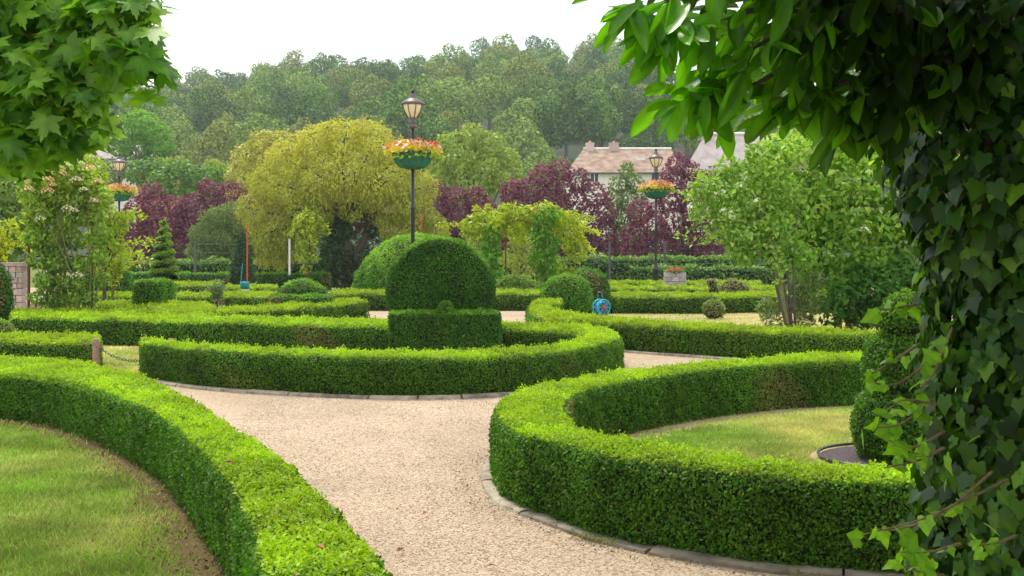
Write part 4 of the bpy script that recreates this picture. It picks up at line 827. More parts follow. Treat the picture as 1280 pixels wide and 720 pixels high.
# right hand shrubs
Ye = 19
el = thing('elder_shrub', 'large elder-like shrub with creamy flower heads at the right, behind the box hedge', 'shrub', (at(1060, 0, Ye)[0], Ye, 0))
ep = [(1000, 195, .42, 0), (1040, 185, .45, 0), (1080, 190, .42, 0), (1115, 205, .40, 0), (965, 215, .40, 0), (1010, 225, .5, .3), (1060, 225, .5, .3), (1105, 240, .45, 0), (985, 250, .4, 0), (1030, 260, .45, .3), (1080, 265, .45, .2), (1125, 270, .4, 0), (1150, 300, .4, 0), (1045, 292, .35, .3), (1100, 300, .38, .3), (1130, 330, .35, 0), (1150, 250, .4, 0), (1020, 160, .3, 0), (1060, 158, .3, 0), (1180, 220, .5, 0), (1160, 350, .35, 0), (975, 275, .25, .3), (1010, 292, .25, .3), (1100, 175, .35, 0), (1200, 300, .6, 0)]
mb = MB()
for tx, ty in ((1020, 230), (1050, 200), (1085, 230), (1110, 260), (1045, 260), (1130, 300), (1000, 260), (1075, 180), (1095, 320)):
    b0 = at(random.uniform(1045, 1085), 430, Ye); t_ = at(tx, ty, Ye + random.uniform(-.3, .6)); mid = Vector(b0).lerp(Vector(t_), .45) + Vector((random.uniform(-.15, .15), 0, .1)); mb.tube([b0, mid, t_], [.035, .028, .014], 6)
mb.build('stem', M_barkred, el, True)
ep += [(1010, 330, .3, 0), (1005, 352, .25, 0), (1030, 370, .25, -.2), (1065, 385, .25, -.3), (1095, 390, .22, -.4), (1125, 395, .22, -.4), (1000, 280, .4, 0), (990, 305, .3, .3), (1035, 320, .35, -.1), (1065, 315, .35, -.2), (1095, 325, .33, -.2), (1120, 350, .3, -.3), (1055, 345, .3, -.2), (1085, 350, .28, -.2), (1030, 345, .25, 0), (1140, 300, .4, -.2), (1150, 330, .4, -.2), (1040, 230, .5, -.2), (1085, 225, .5, -.2), (1010, 255, .45, -.2), (1060, 265, .45, -.2), (1105, 275, .4, -.2), (1060, 292, .35, -.2), (1000, 310, .25, .3)]
crown(el, pxp(ep, Ye), .12, .066, M_elder, 1.1, young=.6, name='foliage', inner=.6, jit=.8)
elc = [cluster_mesh('flower_head', M_pcream, 40, .085, .3, .03), cluster_mesh('flower_head', petal('fading_umbels', (.62, .60, .30)), 40, .08, .3, .03)]
for x, y in ((1028, 207), (1040, 218), (1056, 222), (1072, 190), (1105, 262), (1078, 286), (1030, 246), (1005, 210), (990, 212), (1120, 238), (1095, 228), (985, 202), (1064, 168), (1045, 178), (1015, 188), (1110, 195), (1072, 240), (1086, 210)):
    o = link('flower_head', elc[0] if random.random() < .45 else elc[1], el, Vector(at(x, y, Ye - .5)) - el.location); stuff(o); s_ = random.uniform(.7, 1.3); o.scale = (s_, s_, s_); o.rotation_euler = (random.uniform(.2, .8), random.uniform(-.3, .3), 0)
o = link('blossom', cluster_mesh('blossom', M_white, 30, .07, .6, .04), el, Vector(at(1080, 287, Ye - .55)) - el.location)
# undergrowth below elder
tree('undergrowth_shrub', 'dark leafy undergrowth at the foot of the elder-like shrub', 'shrub', (at(1085, 0, 18)[0], 18, 0), pxp([(1060, 370, .28, 0), (1095, 360, .32, 0), (1120, 375, .28, 0), (1075, 395, .22, 0), (1105, 395, .22, 0), (1040, 392, .2, 0), (1130, 345, .3, .3), (1150, 380, .3, 0), (1075, 345, .22, .3)], 18), .10, .06, M_yew, .04, .4, cov=1.2)
tree('grassy_shrub', 'loose light-green shrub around the thin grey stems', 'shrub', (at(995, 0, 18.4)[0], 18.4, 0), pxp([(960, 385, .17, 0), (985, 370, .17, 0), (1010, 385, .2, 0), (1000, 360, .16, 0), (1030, 378, .18, 0), (965, 400, .15, 0), (1005, 402, .15, 0), (1020, 350, .15, 0)], 18.4), .11, .03, M_palegreen, .02, .3, cov=.9, droop=-.5)
sm = thing('multi_stem_tree', 'small pale-leaved tree on several thin grey stems, left of the elder-like shrub', 'tree', (at(980, 0, 18.2)[0], 18.2, 0))
m = MB()
for bxp, mid, tip in ((984, (968, 350), (950, 300)), (988, (978, 340), (962, 280)), (994, (992, 340), (985, 270)), (990, (984, 330), (1000, 260)), (986, (966, 330), (930, 260)), (986, (960, 310), (905, 250))):
    m.tube([at(bxp, 412, 18.2), at(*mid, 18.2), at(*tip, 18.2)], [.025, .020, .010], 6)
m.build('stem', M_barkgrey, sm, True)
spf = [(960, 205, .35, 0), (930, 225, .35, 0), (900, 240, .28, 0), (945, 250, .35, 0), (915, 265, .28, 0), (880, 258, .2, 0), (965, 280, .3, 0), (935, 290, .3, 0), (900, 288, .2, 0), (955, 310, .22, 0), (925, 312, .2, 0), (985, 305, .22, 0), (870, 268, .1, 0), (975, 240, .35, 0), (880, 232, .18, 0), (985, 185, .3, 0), (910, 210, .2, 0), (862, 245, .08, 0), (950, 190, .22, 0), (978, 322, .18, 0), (935, 325, .12, 0), (1005, 320, .2, 0)]
crown(sm, pxp(spf, 18.2), .10, .05, M_elder2, 1.15, young=.6, inner=.5, jit=.9)
spray('light green twigs hanging out left of the small pale tree', (985, 405), [[(960, 300), (910, 275), (870, 272)], [(960, 280), (900, 245), (858, 240)], [(960, 320), (915, 300), (868, 302)], [(960, 300), (895, 285), (850, 293)], [(950, 250), (900, 215), (865, 215)]], 18, M_elder2, .09, .045, 'hanging_twigs')

# ================================================================== LAMPS
def flower_stuff(nm, root, c, R, H, mats, n, L=.05, low=-.05):
    a = rng.uniform(0, 2 * np.pi, n); r = R * np.sqrt(rng.random(n)); z = (H * (1 - (r / R) ** 2 * .7)) * rng.uniform(.3, 1.1, n) + low
    P = np.stack([r * np.cos(a), r * np.sin(a), z], 1) + c; me = leaves_mesh(nm, P, rng.normal(0, .6, (n, 3)) + [0, -.6, .9], rng.normal(size=(n, 3)), L * rng.uniform(.7, 1.3, n), L * .85, mats)
    return stuff(link(nm, me, root, (0, 0, 0)))
def lamp(label, px, Y, s=1.0):
    x = at(px, 0, Y)[0]; root = thing('street_lamp', label, 'lamp', (x, Y, 0), 'lamps with flower baskets')
    z0 = Vector((0, 0, 0))
    MB().lathe([(.14, 0), (.14, .06), (.10, .12), (.085, .3), (.085, .74), (.125, .80), (.125, .86), (.075, .92), (.055, 1.05), (.046, 1.2), (.042, 2.5), (.055, 2.52), (.055, 2.57), (.04, 2.6), (.04, 4.40)], n=14).build('post', M_iron, root, True, z0)
    MB().lathe([(.04, 4.38), (.09, 4.42), (.09, 4.46), (.06, 4.48), (.085, 4.52), (.085, 4.55), (.06, 4.58), (.10, 4.63)], n=16).build('collar', M_bronze, root, True, z0)
    ln = MB().lathe([(.09, 4.63), (.13, 4.68), (.19, 4.78), (.225, 4.88), (.235, 4.96)], n=16).build('lantern_glass', M_glass, root, True, z0)
    for k in range(8):
        a = 2 * math.pi * (k + .5) / 8; pts = [((r + .008) * math.cos(a), (r + .008) * math.sin(a), z) for r, z in [(.10, 4.63), (.13, 4.68), (.19, 4.78), (.225, 4.88), (.235, 4.96)]]
        MB().tube(pts, .010, 4).build('rib', M_iron, root, False, z0)
    rf = MB().lathe([(.27, 4.94), (.275, 4.97), (.25, 5.0), (.17, 5.06), (.10, 5.10), (.095, 5.14), (.06, 5.17), (.06, 5.19), (.02, 5.22)], n=20).build('lantern_roof', M_bronze, root, True, z0)
    MB().lathe([(.02, 5.20), (.045, 5.24), (.045, 5.27), (.01, 5.31)], n=10).build('finial', M_iron, root, True, z0)
    # half-round basket of twelve panels
    prof = [(.10, 3.45), (.30, 3.50), (.40, 3.60), (.45, 3.72), (.465, 3.84)]
    bk = MB().lathe(prof + [(.44, 3.84), (.42, 3.74)], n=24, cap=False).build('basket', M_bowl, root, False, z0)
    for k in range(14):
        a = 2 * math.pi * k / 14; pts = [((r + .004) * math.cos(a), (r + .004) * math.sin(a), z) for r, z in prof]; MB().tube(pts, .012, 4).build('basket_rib', M_bowl, bk, False, z0)
    MB().lathe([(.468, 3.82), (.49, 3.83), (.49, 3.86), (.468, 3.87)], n=24, cap=False).build('basket_rim', M_bowl, bk, False, z0)
    MB().lathe([(.44, 3.78), (.02, 3.80)], n=20).build('soil', M_soil, bk, False, z0)
    flower_stuff('flower_leaves', root, (0, 0, 3.82), .66, .32, M_pyel, 1000, .08); flower_stuff('trailing_leaves', root, (.12, -.05, 3.74), .62, .12, M_gold, 260, .08)
    flower_stuff('red_flowers', root, (0, 0, 3.94), .66, .26, M_pred, 90, .085)
    flower_stuff('orange_flowers', root, (0, 0, 3.92), .68, .26, M_porange, 160, .085)
    flower_stuff('pink_flowers', root, (0, 0, 3.94), .66, .20, M_ppink, 85, .11)
    root.scale = (s, s, s)
lamp('tall black lamp with a green flower basket, rising behind the round topiary', 516, 26.0)
lamp('black lamp with a flower basket standing among the hedges on the right', 820, 41.5)
lamp('black lamp with a flower basket half hidden behind the shrubs on the left', 149, 43.6)

# ================================================================== SMALL THINGS
def stake(label, px, y0, y1, Y):
    m = MB(); a, b = at(px, y0, Y), at(px, y1, Y); b[2] = 0; m.tube([b, a, (a[0], a[1], a[2] + .04)], [.021, .021, .006], 7); return tag(m.build('orange_stake', M_orange), label, 'stake')
stake('thin orange stake in front of the cone topiary with a bucket at its foot', 309, 281, 365, 32.5)
stake('thin orange stake rising behind the hemisphere topiary', 526, 270, 330, 36)
bk = thing('bucket', 'white bucket with a teal top hanging at the foot of the orange stake', 'bucket', (at(306, 0, 32.3)[0], 32.3, .27))
MB().lathe([(.09, 0), (.125, .22), (.12, .22), (.085, .01)], n=16).build('bucket_body', M_white, bk, True, Vector((0, 0, 0)))
MB().lathe([(.128, .17), (.14, .36), (.13, .38), (.10, .36)], n=16).build('lid', M_teal, bk, True, Vector((0, 0, 0)))
MB().tube([(-.12, 0, .36), (-.09, 0, .62), (-.06, 0, .92)], .012, 5).build('handle', M_teal, bk, False, Vector((0, 0, 0)))
# hose reel
Yq = 24.6; hr = thing('hose_reel', 'cyan hose reel with a red hub leaning by the ball topiary', 'hose reel', (at(751, 0, Yq)[0], Yq, 0)); c = at(752, 384, Yq) - np.array(hr.location)
def ring(r, t, x, mat, name):
    m = MB(); pts = [(c[0] + x, c[1] + r * math.cos(a), c[2] + r * math.sin(a)) for a in np.linspace(0, 2 * math.pi, 19)]; m.tube(pts, t, 6)
    for k in range(8):
        a = math.pi * k / 4; m.tube([(c[0] + x, c[1], c[2]), (c[0] + x, c[1] + r * math.cos(a), c[2] + r * math.sin(a))], t * .8, 4)
    o = m.build(name, mat, hr, True, Vector((0, 0, 0))); return o
for x in (-.07, .09): ring(.17, .016, x, M_cyan, 'reel_wheel')
m = MB(); 
for x in np.linspace(-.05, .07, 6): m.tube([(c[0] + x, c[1] + .12 * math.cos(a), c[2] + .12 * math.sin(a)) for a in np.linspace(0, 2 * math.pi, 17)], .014, 5)
m.build('hose', M_cyan, hr, True, Vector((0, 0, 0)))
m = MB(); m.tube([(c[0] - .12, c[1], c[2]), (c[0] + .12, c[1], c[2])], .05, 10); m.build('hub', M_red, hr, False, Vector((0, 0, 0)))
m = MB(); m.tube([(c[0] - .10, c[1] + .12, 0.01), (c[0] - .12, c[1], c[2]), (c[0] - .2, c[1] + .05, c[2] + .32)], .014, 5); m.tube([(c[0] + .12, c[1] + .12, 0.01), (c[0] + .12, c[1], c[2]), (c[0] - .06, c[1] + .05, c[2] + .32)], .014, 5); m.tube([(c[0] - .2, c[1] + .05, c[2] + .32), (c[0] - .06, c[1] + .05, c[2] + .32)], .016, 5)
m.tube([(c[0] - .1, c[1] - .12, .012), (c[0] + .12, c[1] - .12, .012)], .014, 5); m.tube([(c[0] - .1, c[1] - .12, .012), (c[0] - .12, c[1], c[2])], .014, 5); m.tube([(c[0] + .12, c[1] - .12, .012), (c[0] + .12, c[1], c[2])], .014, 5)
m.build('frame', M_greypl, hr, False, Vector((0, 0, 0))); hr.rotation_euler[2] = math.radians(-58)
# stone planter of blocks
Ypl = 37.5; pt = thing('stone_planter', 'tapered pale stone planter block with red flowers in front of the laurel hedge', 'planter', (at(843.5, 0, Ypl)[0], Ypl, 0)); n_r = 5
for r in range(n_r):
    w = .78 - .10 * r / n_r; k = 3 if r % 2 else 2; hgt = .155; x = -w / 2
    ws = [w / k] * k
    for q in ws:
        MB().box((0, 0, 0), (q - .012, .5 - .015 * r, hgt - .012)).build('stone', M_stone, pt, loc=Vector((x + q / 2, 0, .2 + hgt * (r - 1) + hgt / 2))); x += q
MB().lathe([(.28, .82), (.30, .90), (.26, .90), (.25, .84)], n=14).build('pot', M_terra, pt, False, Vector((0, 0, 0)))
flower_stuff('red_flowers', pt, (0, 0, .92), .30, .10, M_pred, 90, .06); flower_stuff('flower_leaves', pt, (0, 0, .86), .36, .12, M_mid, 260, .07)
# post and chain
cp = thing('post_and_chain', 'short weathered wooden post with a sagging chain at the end of the short left hedge', 'barrier', (at(120, 0, 14.2)[0], 14.2, 0))
for x in (0, .95): MB().lathe([(.045, 0), (.045, .42), (.038, .455), (.01, .465)], n=10).build('post', M_wpost, cp, False, Vector((x, 0, 0)))
lk = MB().tube([(math.cos(a) * .024, 0, math.sin(a) * .013) for a in np.linspace(0, 2 * math.pi, 11)], .005, 5).me('chain_link', M_greypl)
for k in range(24):
    t = (k + .5) / 24; x = .05 + t * .86; z = .34 - .16 * (1 - (2 * t - 1) ** 2); o = link('chain_link', lk, cp, Vector((x, 0, z))); o.rotation_euler = ((k % 2) * 1.57, math.atan(-.16 * 4 * (1 - 2 * t) / .86) * -1, 0)

# ================================================================== LAWNS, KERBS, GRAVEL
def poly_in(P, poly):
    x, y = P[:, 0], P[:, 1]; ins = np.zeros(len(P), bool); n = len(poly); j = n - 1
    for i in range(n):
        xi, yi = poly[i]; xj, yj = poly[j]
        c = ((yi > y) != (yj > y)) & (x < (xj - xi) * (y - yi) / (yj - yi + 1e-12) + xi); ins ^= c; j = i
    return ins
def dist_line(P, ln):
    ln = np.asarray(ln); d = np.full(len(P), 1e9)
    for k in range(0, len(ln), 2): d = np.minimum(d, (P[:, 0] - ln[k, 0]) ** 2 + (P[:, 1] - ln[k, 1]) ** 2)
    return np.sqrt(d)
def blades(name, poly, region, n, hgt, wid, mask, dry, lab=None):
    P = np.stack([rng.uniform(region[0], region[1], n), rng.uniform(region[2], region[3], n)], 1)
    # more blades close to the camera
    P[:, 1] = region[2] + (region[3] - region[2]) * rng.random(n) ** 1.35
    P = P[poly_in(P, poly)]; P = P[rng.random(len(P)) < mask(P)]; n = len(P)
    a = rng.uniform(0, 2 * np.pi, n); h = hgt * rng.uniform(.5, 1.3, n); w = wid * rng.uniform(.7, 1.2, n) * (P[:, 1] / 7); w = np.clip(w, wid * .6, wid * 2)
    b0 = np.stack([P[:, 0] - np.cos(a) * w, P[:, 1] - np.sin(a) * w, np.zeros(n)], 1); b1 = np.stack([P[:, 0] + np.cos(a) * w, P[:, 1] + np.sin(a) * w, np.zeros(n)], 1)
    tp = np.stack([P[:, 0] + rng.normal(0, .6, n) * h, P[:, 1] + rng.normal(0, .6, n) * h, h], 1)
    V = np.stack([b0, b1, tp], 1).reshape(-1, 3); Fc = np.arange(3 * n).reshape(-1, 3)
    Q = np.c_[P, np.zeros(n)]; yg = np.clip(dry + .55 * wob(Q, .35, 1.0) + .25 * wob(Q, 1.3, 4) + rng.normal(0, .2, n), 0, 1)
    o = link(name, mesh_np(name, V, Fc, M_blade, np.repeat(rng.random(n), 3), np.repeat(yg, 3))); stuff(o)
    if lab: o['label'] = lab; o['category'] = 'grass'
    return o
Lin = spline([gnd(x, y, .45)[:2] for x, y in [(-220, 453), (-100, 458), (0, 464), (70, 472), (130, 489), (190, 514), (240, 553), (285, 605), (310, 655), (322, 700), (328, 750), (334, 830), (338, 930)]], 90)
Lout = spline([gnd(x, y, .45)[:2] for x, y in [(-220, 444), (-100, 448), (0, 452), (100, 462), (180, 490), (240, 525), (300, 580), (350, 640), (390, 700), (410, 760), (440, 930)]], 60)
lawnA = [tuple(p) for p in Lout] + [(-1.0, -3), (-12, -3), (-12, 13)]
sheet('lawn', lawnA, .002, M_lawn)
def maskA(P):
    d = dist_line(P, Lin); return np.clip((d - .02 - .07 * (1 + wob(np.c_[P, np.zeros(len(P))], 1.4))) / .30, .05, 1) ** 1.2
blades('lawn_grass', lawnA, (-5.8, -.6, 4.1, 11.4), 300000, .034, .0055, maskA, .22, 'short patchy green lawn grass left of the curving hedge')
Bin = [(1135, 448), (1050, 451), (980, 454), (920, 458.5), (860, 465), (780, 477), (733, 488), (712, 498), (708, 510), (724, 527), (750, 540), (790, 549), (830, 556), (862, 562), (933, 571), (1000, 577), (1080, 581), (1150, 585), (1280, 592)]
Bout = [(1135, 440), (1050, 442), (980, 445), (920, 450), (860, 455), (780, 463), (720, 471), (670, 482), (635, 494), (620, 507), (621, 524), (645, 540), (693, 552), (740, 565), (800, 576), (853, 583), (933, 592), (1000, 597), (1080, 601), (1150, 605), (1280, 612)]
BinW = spline([gnd(x, y, .46)[:2] for x, y in Bin], 90); BoutW = spline([gnd(x, y, .46)[:2] for x, y in Bout], 90)
lawnB = [tuple(p) for p in (BinW + BoutW) / 2] + [(7, 5.7), (7, 12.5)]
sheet('small_lawn', lawnB, .002, M_lawndry)
def maskB(P):
    d = dist_line(P, BinW); return np.clip((d - .10 - .08 * (1 + wob(np.c_[P, np.zeros(len(P))], 1.4))) / .25, .03, 1)
maskB0 = maskB
def maskB(P): return maskB0(P) * (((P[:, 0] - Xs) / .70) ** 2 + ((P[:, 1] - Ya) / .62) ** 2 > 1)
blades('small_lawn_grass', lawnB, (.6, 4.6, 7.2, 11.6), 150000, .030, .006, maskB, .30, 'thin pale lawn grass inside the U-shaped hedge')
lawnC = [tuple(gnd(*p)[:2]) for p in ((690, 386.5), (765, 389), (860, 387.5), (960, 385), (1130, 385), (1250, 430), (1100, 424), (900, 418), (740, 408), (700, 396))]
sheet('dry_lawn', lawnC, .002, M_lawndry)
blades('dry_lawn_grass', lawnC, (1, 9, 17, 30), 60000, .03, .006, lambda P: np.full(len(P), .5), .75, 'dry straw-coloured lawn grass behind the right-hand hedge')
lawnD = [tuple(gnd(*p)[:2]) for p in ((-160, 432), (185, 434), (190, 455), (185, 476), (100, 468), (-160, 455))]
sheet('side_lawn', lawnD, .002, M_lawndry)
blades('side_lawn_grass', lawnD, (-8, -3.4, 13, 19), 50000, .03, .006, lambda P: np.full(len(P), .8), .65, 'dry lawn grass behind the wooden post and chain')
lawnE = [(-14, 27.5), (-6.5, 27.5), (-7.2, 34), (-14, 34)]
sheet('bed_lawn', lawnE, .002, M_lawn)
sheet('back_lawn', [(1.5, 31), (14, 31), (14, 46), (1.5, 46)], .002, M_lawn)
# bark bed with dark edging near the tiered topiary
a = np.linspace(0, 2 * math.pi, 30)[:-1]; cx_, cy_ = Xs, Ya
sheet('bark_bed', [(cx_ + .62 * math.cos(t), cy_ + .55 * math.sin(t)) for t in a], .012, M_barkbed)
m = MB(); m.tube([(cx_ + .63 * math.cos(t), cy_ + .56 * math.sin(t), .03) for t in np.linspace(0, 2 * math.pi, 40)], .012, 5); tag(m.build('bed_edging', M_iron), 'dark curved edging strip around the bark bed of the tiered topiary', 'edging')

def kerb(label, line, w=.13, hgt=.05, seg=.42, off=.10, side=1):
    line = np.asarray(line); s = np.r_[0, np.cumsum(np.linalg.norm(np.diff(line, axis=0), axis=1))]; tot = s[-1]
    root = bpy.data.objects.new('kerb', None); COL.objects.link(root); root.location = (float(line[0, 0]), float(line[0, 1]), 0); root['kind'] = 'structure'
    u = 0; k = 0
    while u < tot - .1:
        e = min(u + seg * random.uniform(.8, 1.2), tot); ts = np.linspace(u + .006, e - .006, 4); jz = random.uniform(-.006, .008); jo = random.uniform(-.006, .006)
        C = np.stack([np.interp(ts, s, line[:, q]) for q in (0, 1)], 1); T = np.gradient(C, axis=0); T /= np.linalg.norm(T, axis=1, keepdims=True); Nn = np.stack([T[:, 1], -T[:, 0]], 1) * side
        V = []
        for i in range(4):
            for o_, z in ((off - w / 2 + jo, -.02), (off - w / 2 + jo, hgt + jz), (off + w * .28 + jo, hgt + jz - random.uniform(0, .006)), (off + w / 2 + jo + random.uniform(-.008, .008), hgt * .55), (off + w / 2 + .01 + jo, -.02)):
                V.append((C[i, 0] + Nn[i, 0] * o_ - root.location.x, C[i, 1] + Nn[i, 1] * o_ - root.location.y, z))
        Fs = [(i * 5 + j, i * 5 + j + 1, (i + 1) * 5 + j + 1, (i + 1) * 5 + j) for i in range(3) for j in range(4)] + [(4, 3, 2, 1, 0), (15, 16, 17, 18, 19)]
        o = MB().add(V, Fs).build('kerb_stone', M_kerb, root, False, Vector((0, 0, 0))); u = e; k += 1
    return root
kerb('', BoutW[28:], .12, .020, .9, .035, 1)
Cout = spline([gnd(x, y, .44)[:2] for x, y in [(176, 429), (240, 436), (320, 441), (400, 444), (480, 446), (560, 446), (620, 444), (693, 438.5), (735, 433), (765, 427), (777, 420)]], 70)
kerb('', Cout, .08, .03, .5, .06, 1)
Fout = spline([gnd(x, y, .43)[:2] for x, y in [(690, 398), (730, 402), (784, 405), (856, 409), (978, 415), (1114, 420), (1200, 424)]], 50)
kerb('', Fout, .08, .03, .6, .06, 1)

# loose pebbles over the near part of the path
n = 42000; P = np.stack([rng.uniform(-2.6, 1.2, n), 3.6 + 8.8 * rng.random(n) ** 1.3], 1)
px_ = 640 + F * P[:, 0] / P[:, 1]; Pk = ~poly_in(P, lawnA) & ~poly_in(P, lawnB); P = P[Pk]; n = len(P)
r = rng.uniform(.0025, .0065, n) * (1 + (P[:, 1] - 4) * .05); a0 = rng.uniform(0, 6.28, n); V = []
for k in range(4): V.append(np.stack([P[:, 0] + r * np.cos(a0 + k * 1.57) * rng.uniform(.7, 1.3, n), P[:, 1] + r * np.sin(a0 + k * 1.57) * rng.uniform(.7, 1.3, n), np.full(n, -.004)], 1))
V.append(np.stack([P[:, 0], P[:, 1], r * .8 - .003], 1)); V = np.stack(V, 1).reshape(-1, 3); b = np.arange(n)[:, None] * 5
Fc = np.concatenate([b + np.array([[k, (k + 1) % 4, 4]]) for k in range(4)], 0)
M_peb = leafmat('pebbles', (.28, .20, .13), (.68, .56, .43), None, 0.0, .9, spec=.15)
o = link('gravel_pebbles', mesh_np('gravel_pebbles', V, Fc, M_peb, np.repeat(rng.random(n), 5))); stuff(o); o['label'] = 'loose cream and pinkish pebbles strewn over the gravel path'; o['category'] = 'gravel'

def litter(label, line, n, lo, hi, side):
    k = rng.integers(0, len(line) - 1, n); T_ = line[k + 1] - line[k]; T_ /= np.linalg.norm(T_, axis=1, keepdims=True); Q = line[k] + T_ * rng.random((n, 1)) * .1 + side * np.stack([T_[:, 1], -T_[:, 0]], 1) * (lo + (hi - lo) * rng.random((n, 1)) ** 1.5)
    P = np.c_[Q, rng.uniform(.004, .014, n)]; mt_ = MATS.get('leaf_litter') or leafmat('leaf_litter', (.07, .04, .02), (.34, .22, .12), None, 0, .9, spec=.1)
    o = link('leaf_litter', leaves_mesh('leaf_litter', P, rng.normal(0, .5, (n, 3)) + [0, 0, 1], rng.normal(size=(n, 3)), rng.uniform(.008, .026, n), rng.uniform(.006, .014, n), mt_)); stuff(o); o['label'] = label; o['category'] = 'leaf litter'
litter('dry brown leaf litter on the bare soil along the left hedge', Lin, 9000, -.12, .42, 1)
litter('dry brown leaf litter on the soil inside the U-shaped hedge', BinW, 5000, -.05, .22, 1)
litter('scattered dry bits along the kerb of the U-shaped hedge', BoutW, 1600, 0, .28, 1)
# fallen leaves
litter_moss = spline(BoutW[70:], 120); n = 2600; k = rng.integers(0, 119, n); g_ = np.sin(k * .21) + np.sin(k * .077 + 1) > .9; k = k[g_]; n = len(k)
P = np.c_[litter_moss[k] + rng.normal(0, .035, (n, 2)) + [-.05, -.07], rng.uniform(.004, .024, n)]
o = link('moss', leaves_mesh('moss', P, rng.normal(0, .4, (n, 3)) + [0, 0, 1], rng.normal(size=(n, 3)), .012, .010, leafmat('moss', (.10, .12, .02), (.26, .28, .04), None, .1, .9, spec=.1))); stuff(o); o['label'] = 'yellow-green moss patches on the kerb of the U-shaped hedge'; o['category'] = 'moss'
def fallen(label, px, py, s=.05, z=.012):
    p = gnd(px, py, z); o = MB().add([(0, 0, 0), (.45, .28, .25), (1, .05, .1), (.5, -.3, .2), (.5, 0, .05)], [(0, 4, 1), (4, 2, 1), (0, 3, 4), (4, 3, 2)]).build('fallen_leaf', M_fallen, None, False, tuple(p))
    o.scale = (s, s, s); o.rotation_euler = (random.uniform(-.3, .3), random.uniform(-.3, .3), random.uniform(0, 6.28)); tag(o, label, 'leaf', 'fallen brown leaves')
fallen('dry tan leaf lying in the middle of the left lawn', 161, 640, .055, .03)
fallen('orange-brown leaf resting on the hedge top near the bottom', 393, 681, .06, .49)
fallen('brown curled leaf resting on the hedge top by the path edge', 294, 578, .06, .49)
fallen('small pale leaf on the hedge top above the orange-brown one', 345, 642, .045, .49)
fallen('reddish leaf on the gravel in the middle of the path', 528, 643, .05)
fallen('long reddish leaf on the gravel beside the left hedge', 496, 690, .05)
fallen('reddish leaf at the bottom right of the gravel', 608, 708, .045)
fallen('dark leaf fragment on the gravel near the kerb', 590, 670, .03)

for k in range(16):
    fallen('tiny dry leaf scrap scattered on the gravel path', rng.uniform(330, 600), rng.uniform(505, 700), rng.uniform(.018, .03))
for o in [o for o in bpy.data.objects if o.get('label') == 'tiny dry leaf scrap scattered on the gravel path']: o['group'] = 'tiny dry leaf scraps on the gravel'
# ================================================================== FOREGROUND FOLIAGE
def shoot_leaves(pts, n, spread, dirjit=.5):
    S = spline(pts, n); T = np.gradient(S, axis=0); return S + rng.normal(0, spread, S.shape), unit(T) + rng.normal(0, dirjit, S.shape)
# --- plane tree, upper left
pt_ = thing('plane_tree', 'large plane tree reaching in at the upper left with bright lobed leaves', 'tree', (-3.3, 4.6, 0))
m = MB(); m.tube([(-3.3, 4.6, 0), (-3.25, 4.6, 1.2), (-3.3, 4.55, 2.6), (-3.2, 4.5, 3.6)], [.22, .19, .16, .12], 12); m.build('trunk', M_barkgrey, pt_, True)
mpf = [(15, 30, .30, .2), (75, 20, .26, .1), (125, 15, .16, 0), (150, 45, .14, -.1), (40, 90, .28, .1), (105, 75, .17, 0), (140, 95, .08, 0), (15, 140, .22, .1), (75, 130, .16, 0), (115, 135, .12, 0), (30, 178, .14, 0), (-40, 60, .35, .3), (-40, 150, .3, .2), (60, -40, .35, .3), (-60, -40, .5, .3), (90, 165, .09, 0), (150, 8, .15, 0), (165, 70, .09, -.1), (60, 60, .25, .5)]
mw = [(*at(x, y, 4.0 + dy), r) for x, y, r, dy in mpf]
m = MB()
for q in mw:
    s_ = Vector((-2.9, 4.55, random.uniform(2.3, 2.9))); t_ = Vector(q[:3]); m.tube([(-3.28, 4.56, s_.z - .3), s_, s_.lerp(t_, .5) + Vector((0, 0, .06)), t_], [.03, .02, .010, .004], 5)
for x, y in ((212, 88), (205, 80), (186, 12), (190, 42), (196, 110), (52, 190), (150, 160)):
    t_ = Vector(at(x, y, 3.95)); s_ = Vector(at(x - 70, y - 10, 4.05)); m.tube([s_, s_.lerp(t_, .5) + Vector((0, 0, .01)), t_], [.004, .003, .002], 4)
m.build('branch', M_vine, pt_)
P = []; d = []
for q in mw:
    k = int(13 + 900 * q[3] ** 2 * 1.15); dd = unit(rng.normal(size=(k, 3))); P.append(np.array(q[:3]) + dd * q[3] * rng.uniform(.3, 1.05, (k, 1))); d.append(dd)
ex = np.array([at(x, y, 3.95) for x, y in ((208, 84), (200, 92), (186, 14), (188, 44), (178, 118), (195, 122), (170, 30), (182, 62), (170, 122), (60, 190), (48, 196), (40, 200), (130, 160), (120, 172), (140, 150), (85, 188))]); P.append(ex); d.append(np.tile([[.5, -.6, 0]], (len(ex), 1)))
P = np.vstack(P); d = np.vstack(d); n = len(P)
N1 = d * .5 + rng.normal(0, .45, (n, 3)) + [0, -.45, .75]; D1 = np.stack([rng.normal(.5, .6, n), rng.normal(-.2, .5, n), rng.normal(-.75, .4, n)], 1); L = rng.uniform(.055, .108, n)
big = np.argsort(-(L * 4 - P[:, 1] + (np.abs(P[:, 0] / P[:, 1] + .40) < .09) * .6 + (P[:, 0] / P[:, 1] > -.47) * 1.0))[:290]; rest = np.setdiff1d(np.arange(n), big)
tv, tf = T_maple(); mr_ = np.hypot(tv[:, 0], tv[:, 1]); lm = [mesh_np('leaf', tv * [1, 1, s_], np.array(tf), M_maple, None, np.clip(y_ + .28 * ((mr_ > .9) | (mr_ < .01) | (np.abs(mr_ - .7) < .005)), 0, 1)) for s_, y_ in ((1, 0), (1.6, .35), (.3, .75))]
for k in range(3): sel = big[k::3]; leaf_objects(pt_, 'leaf', lm[k], P[sel], N1[sel], D1[sel], L[sel], L[sel])
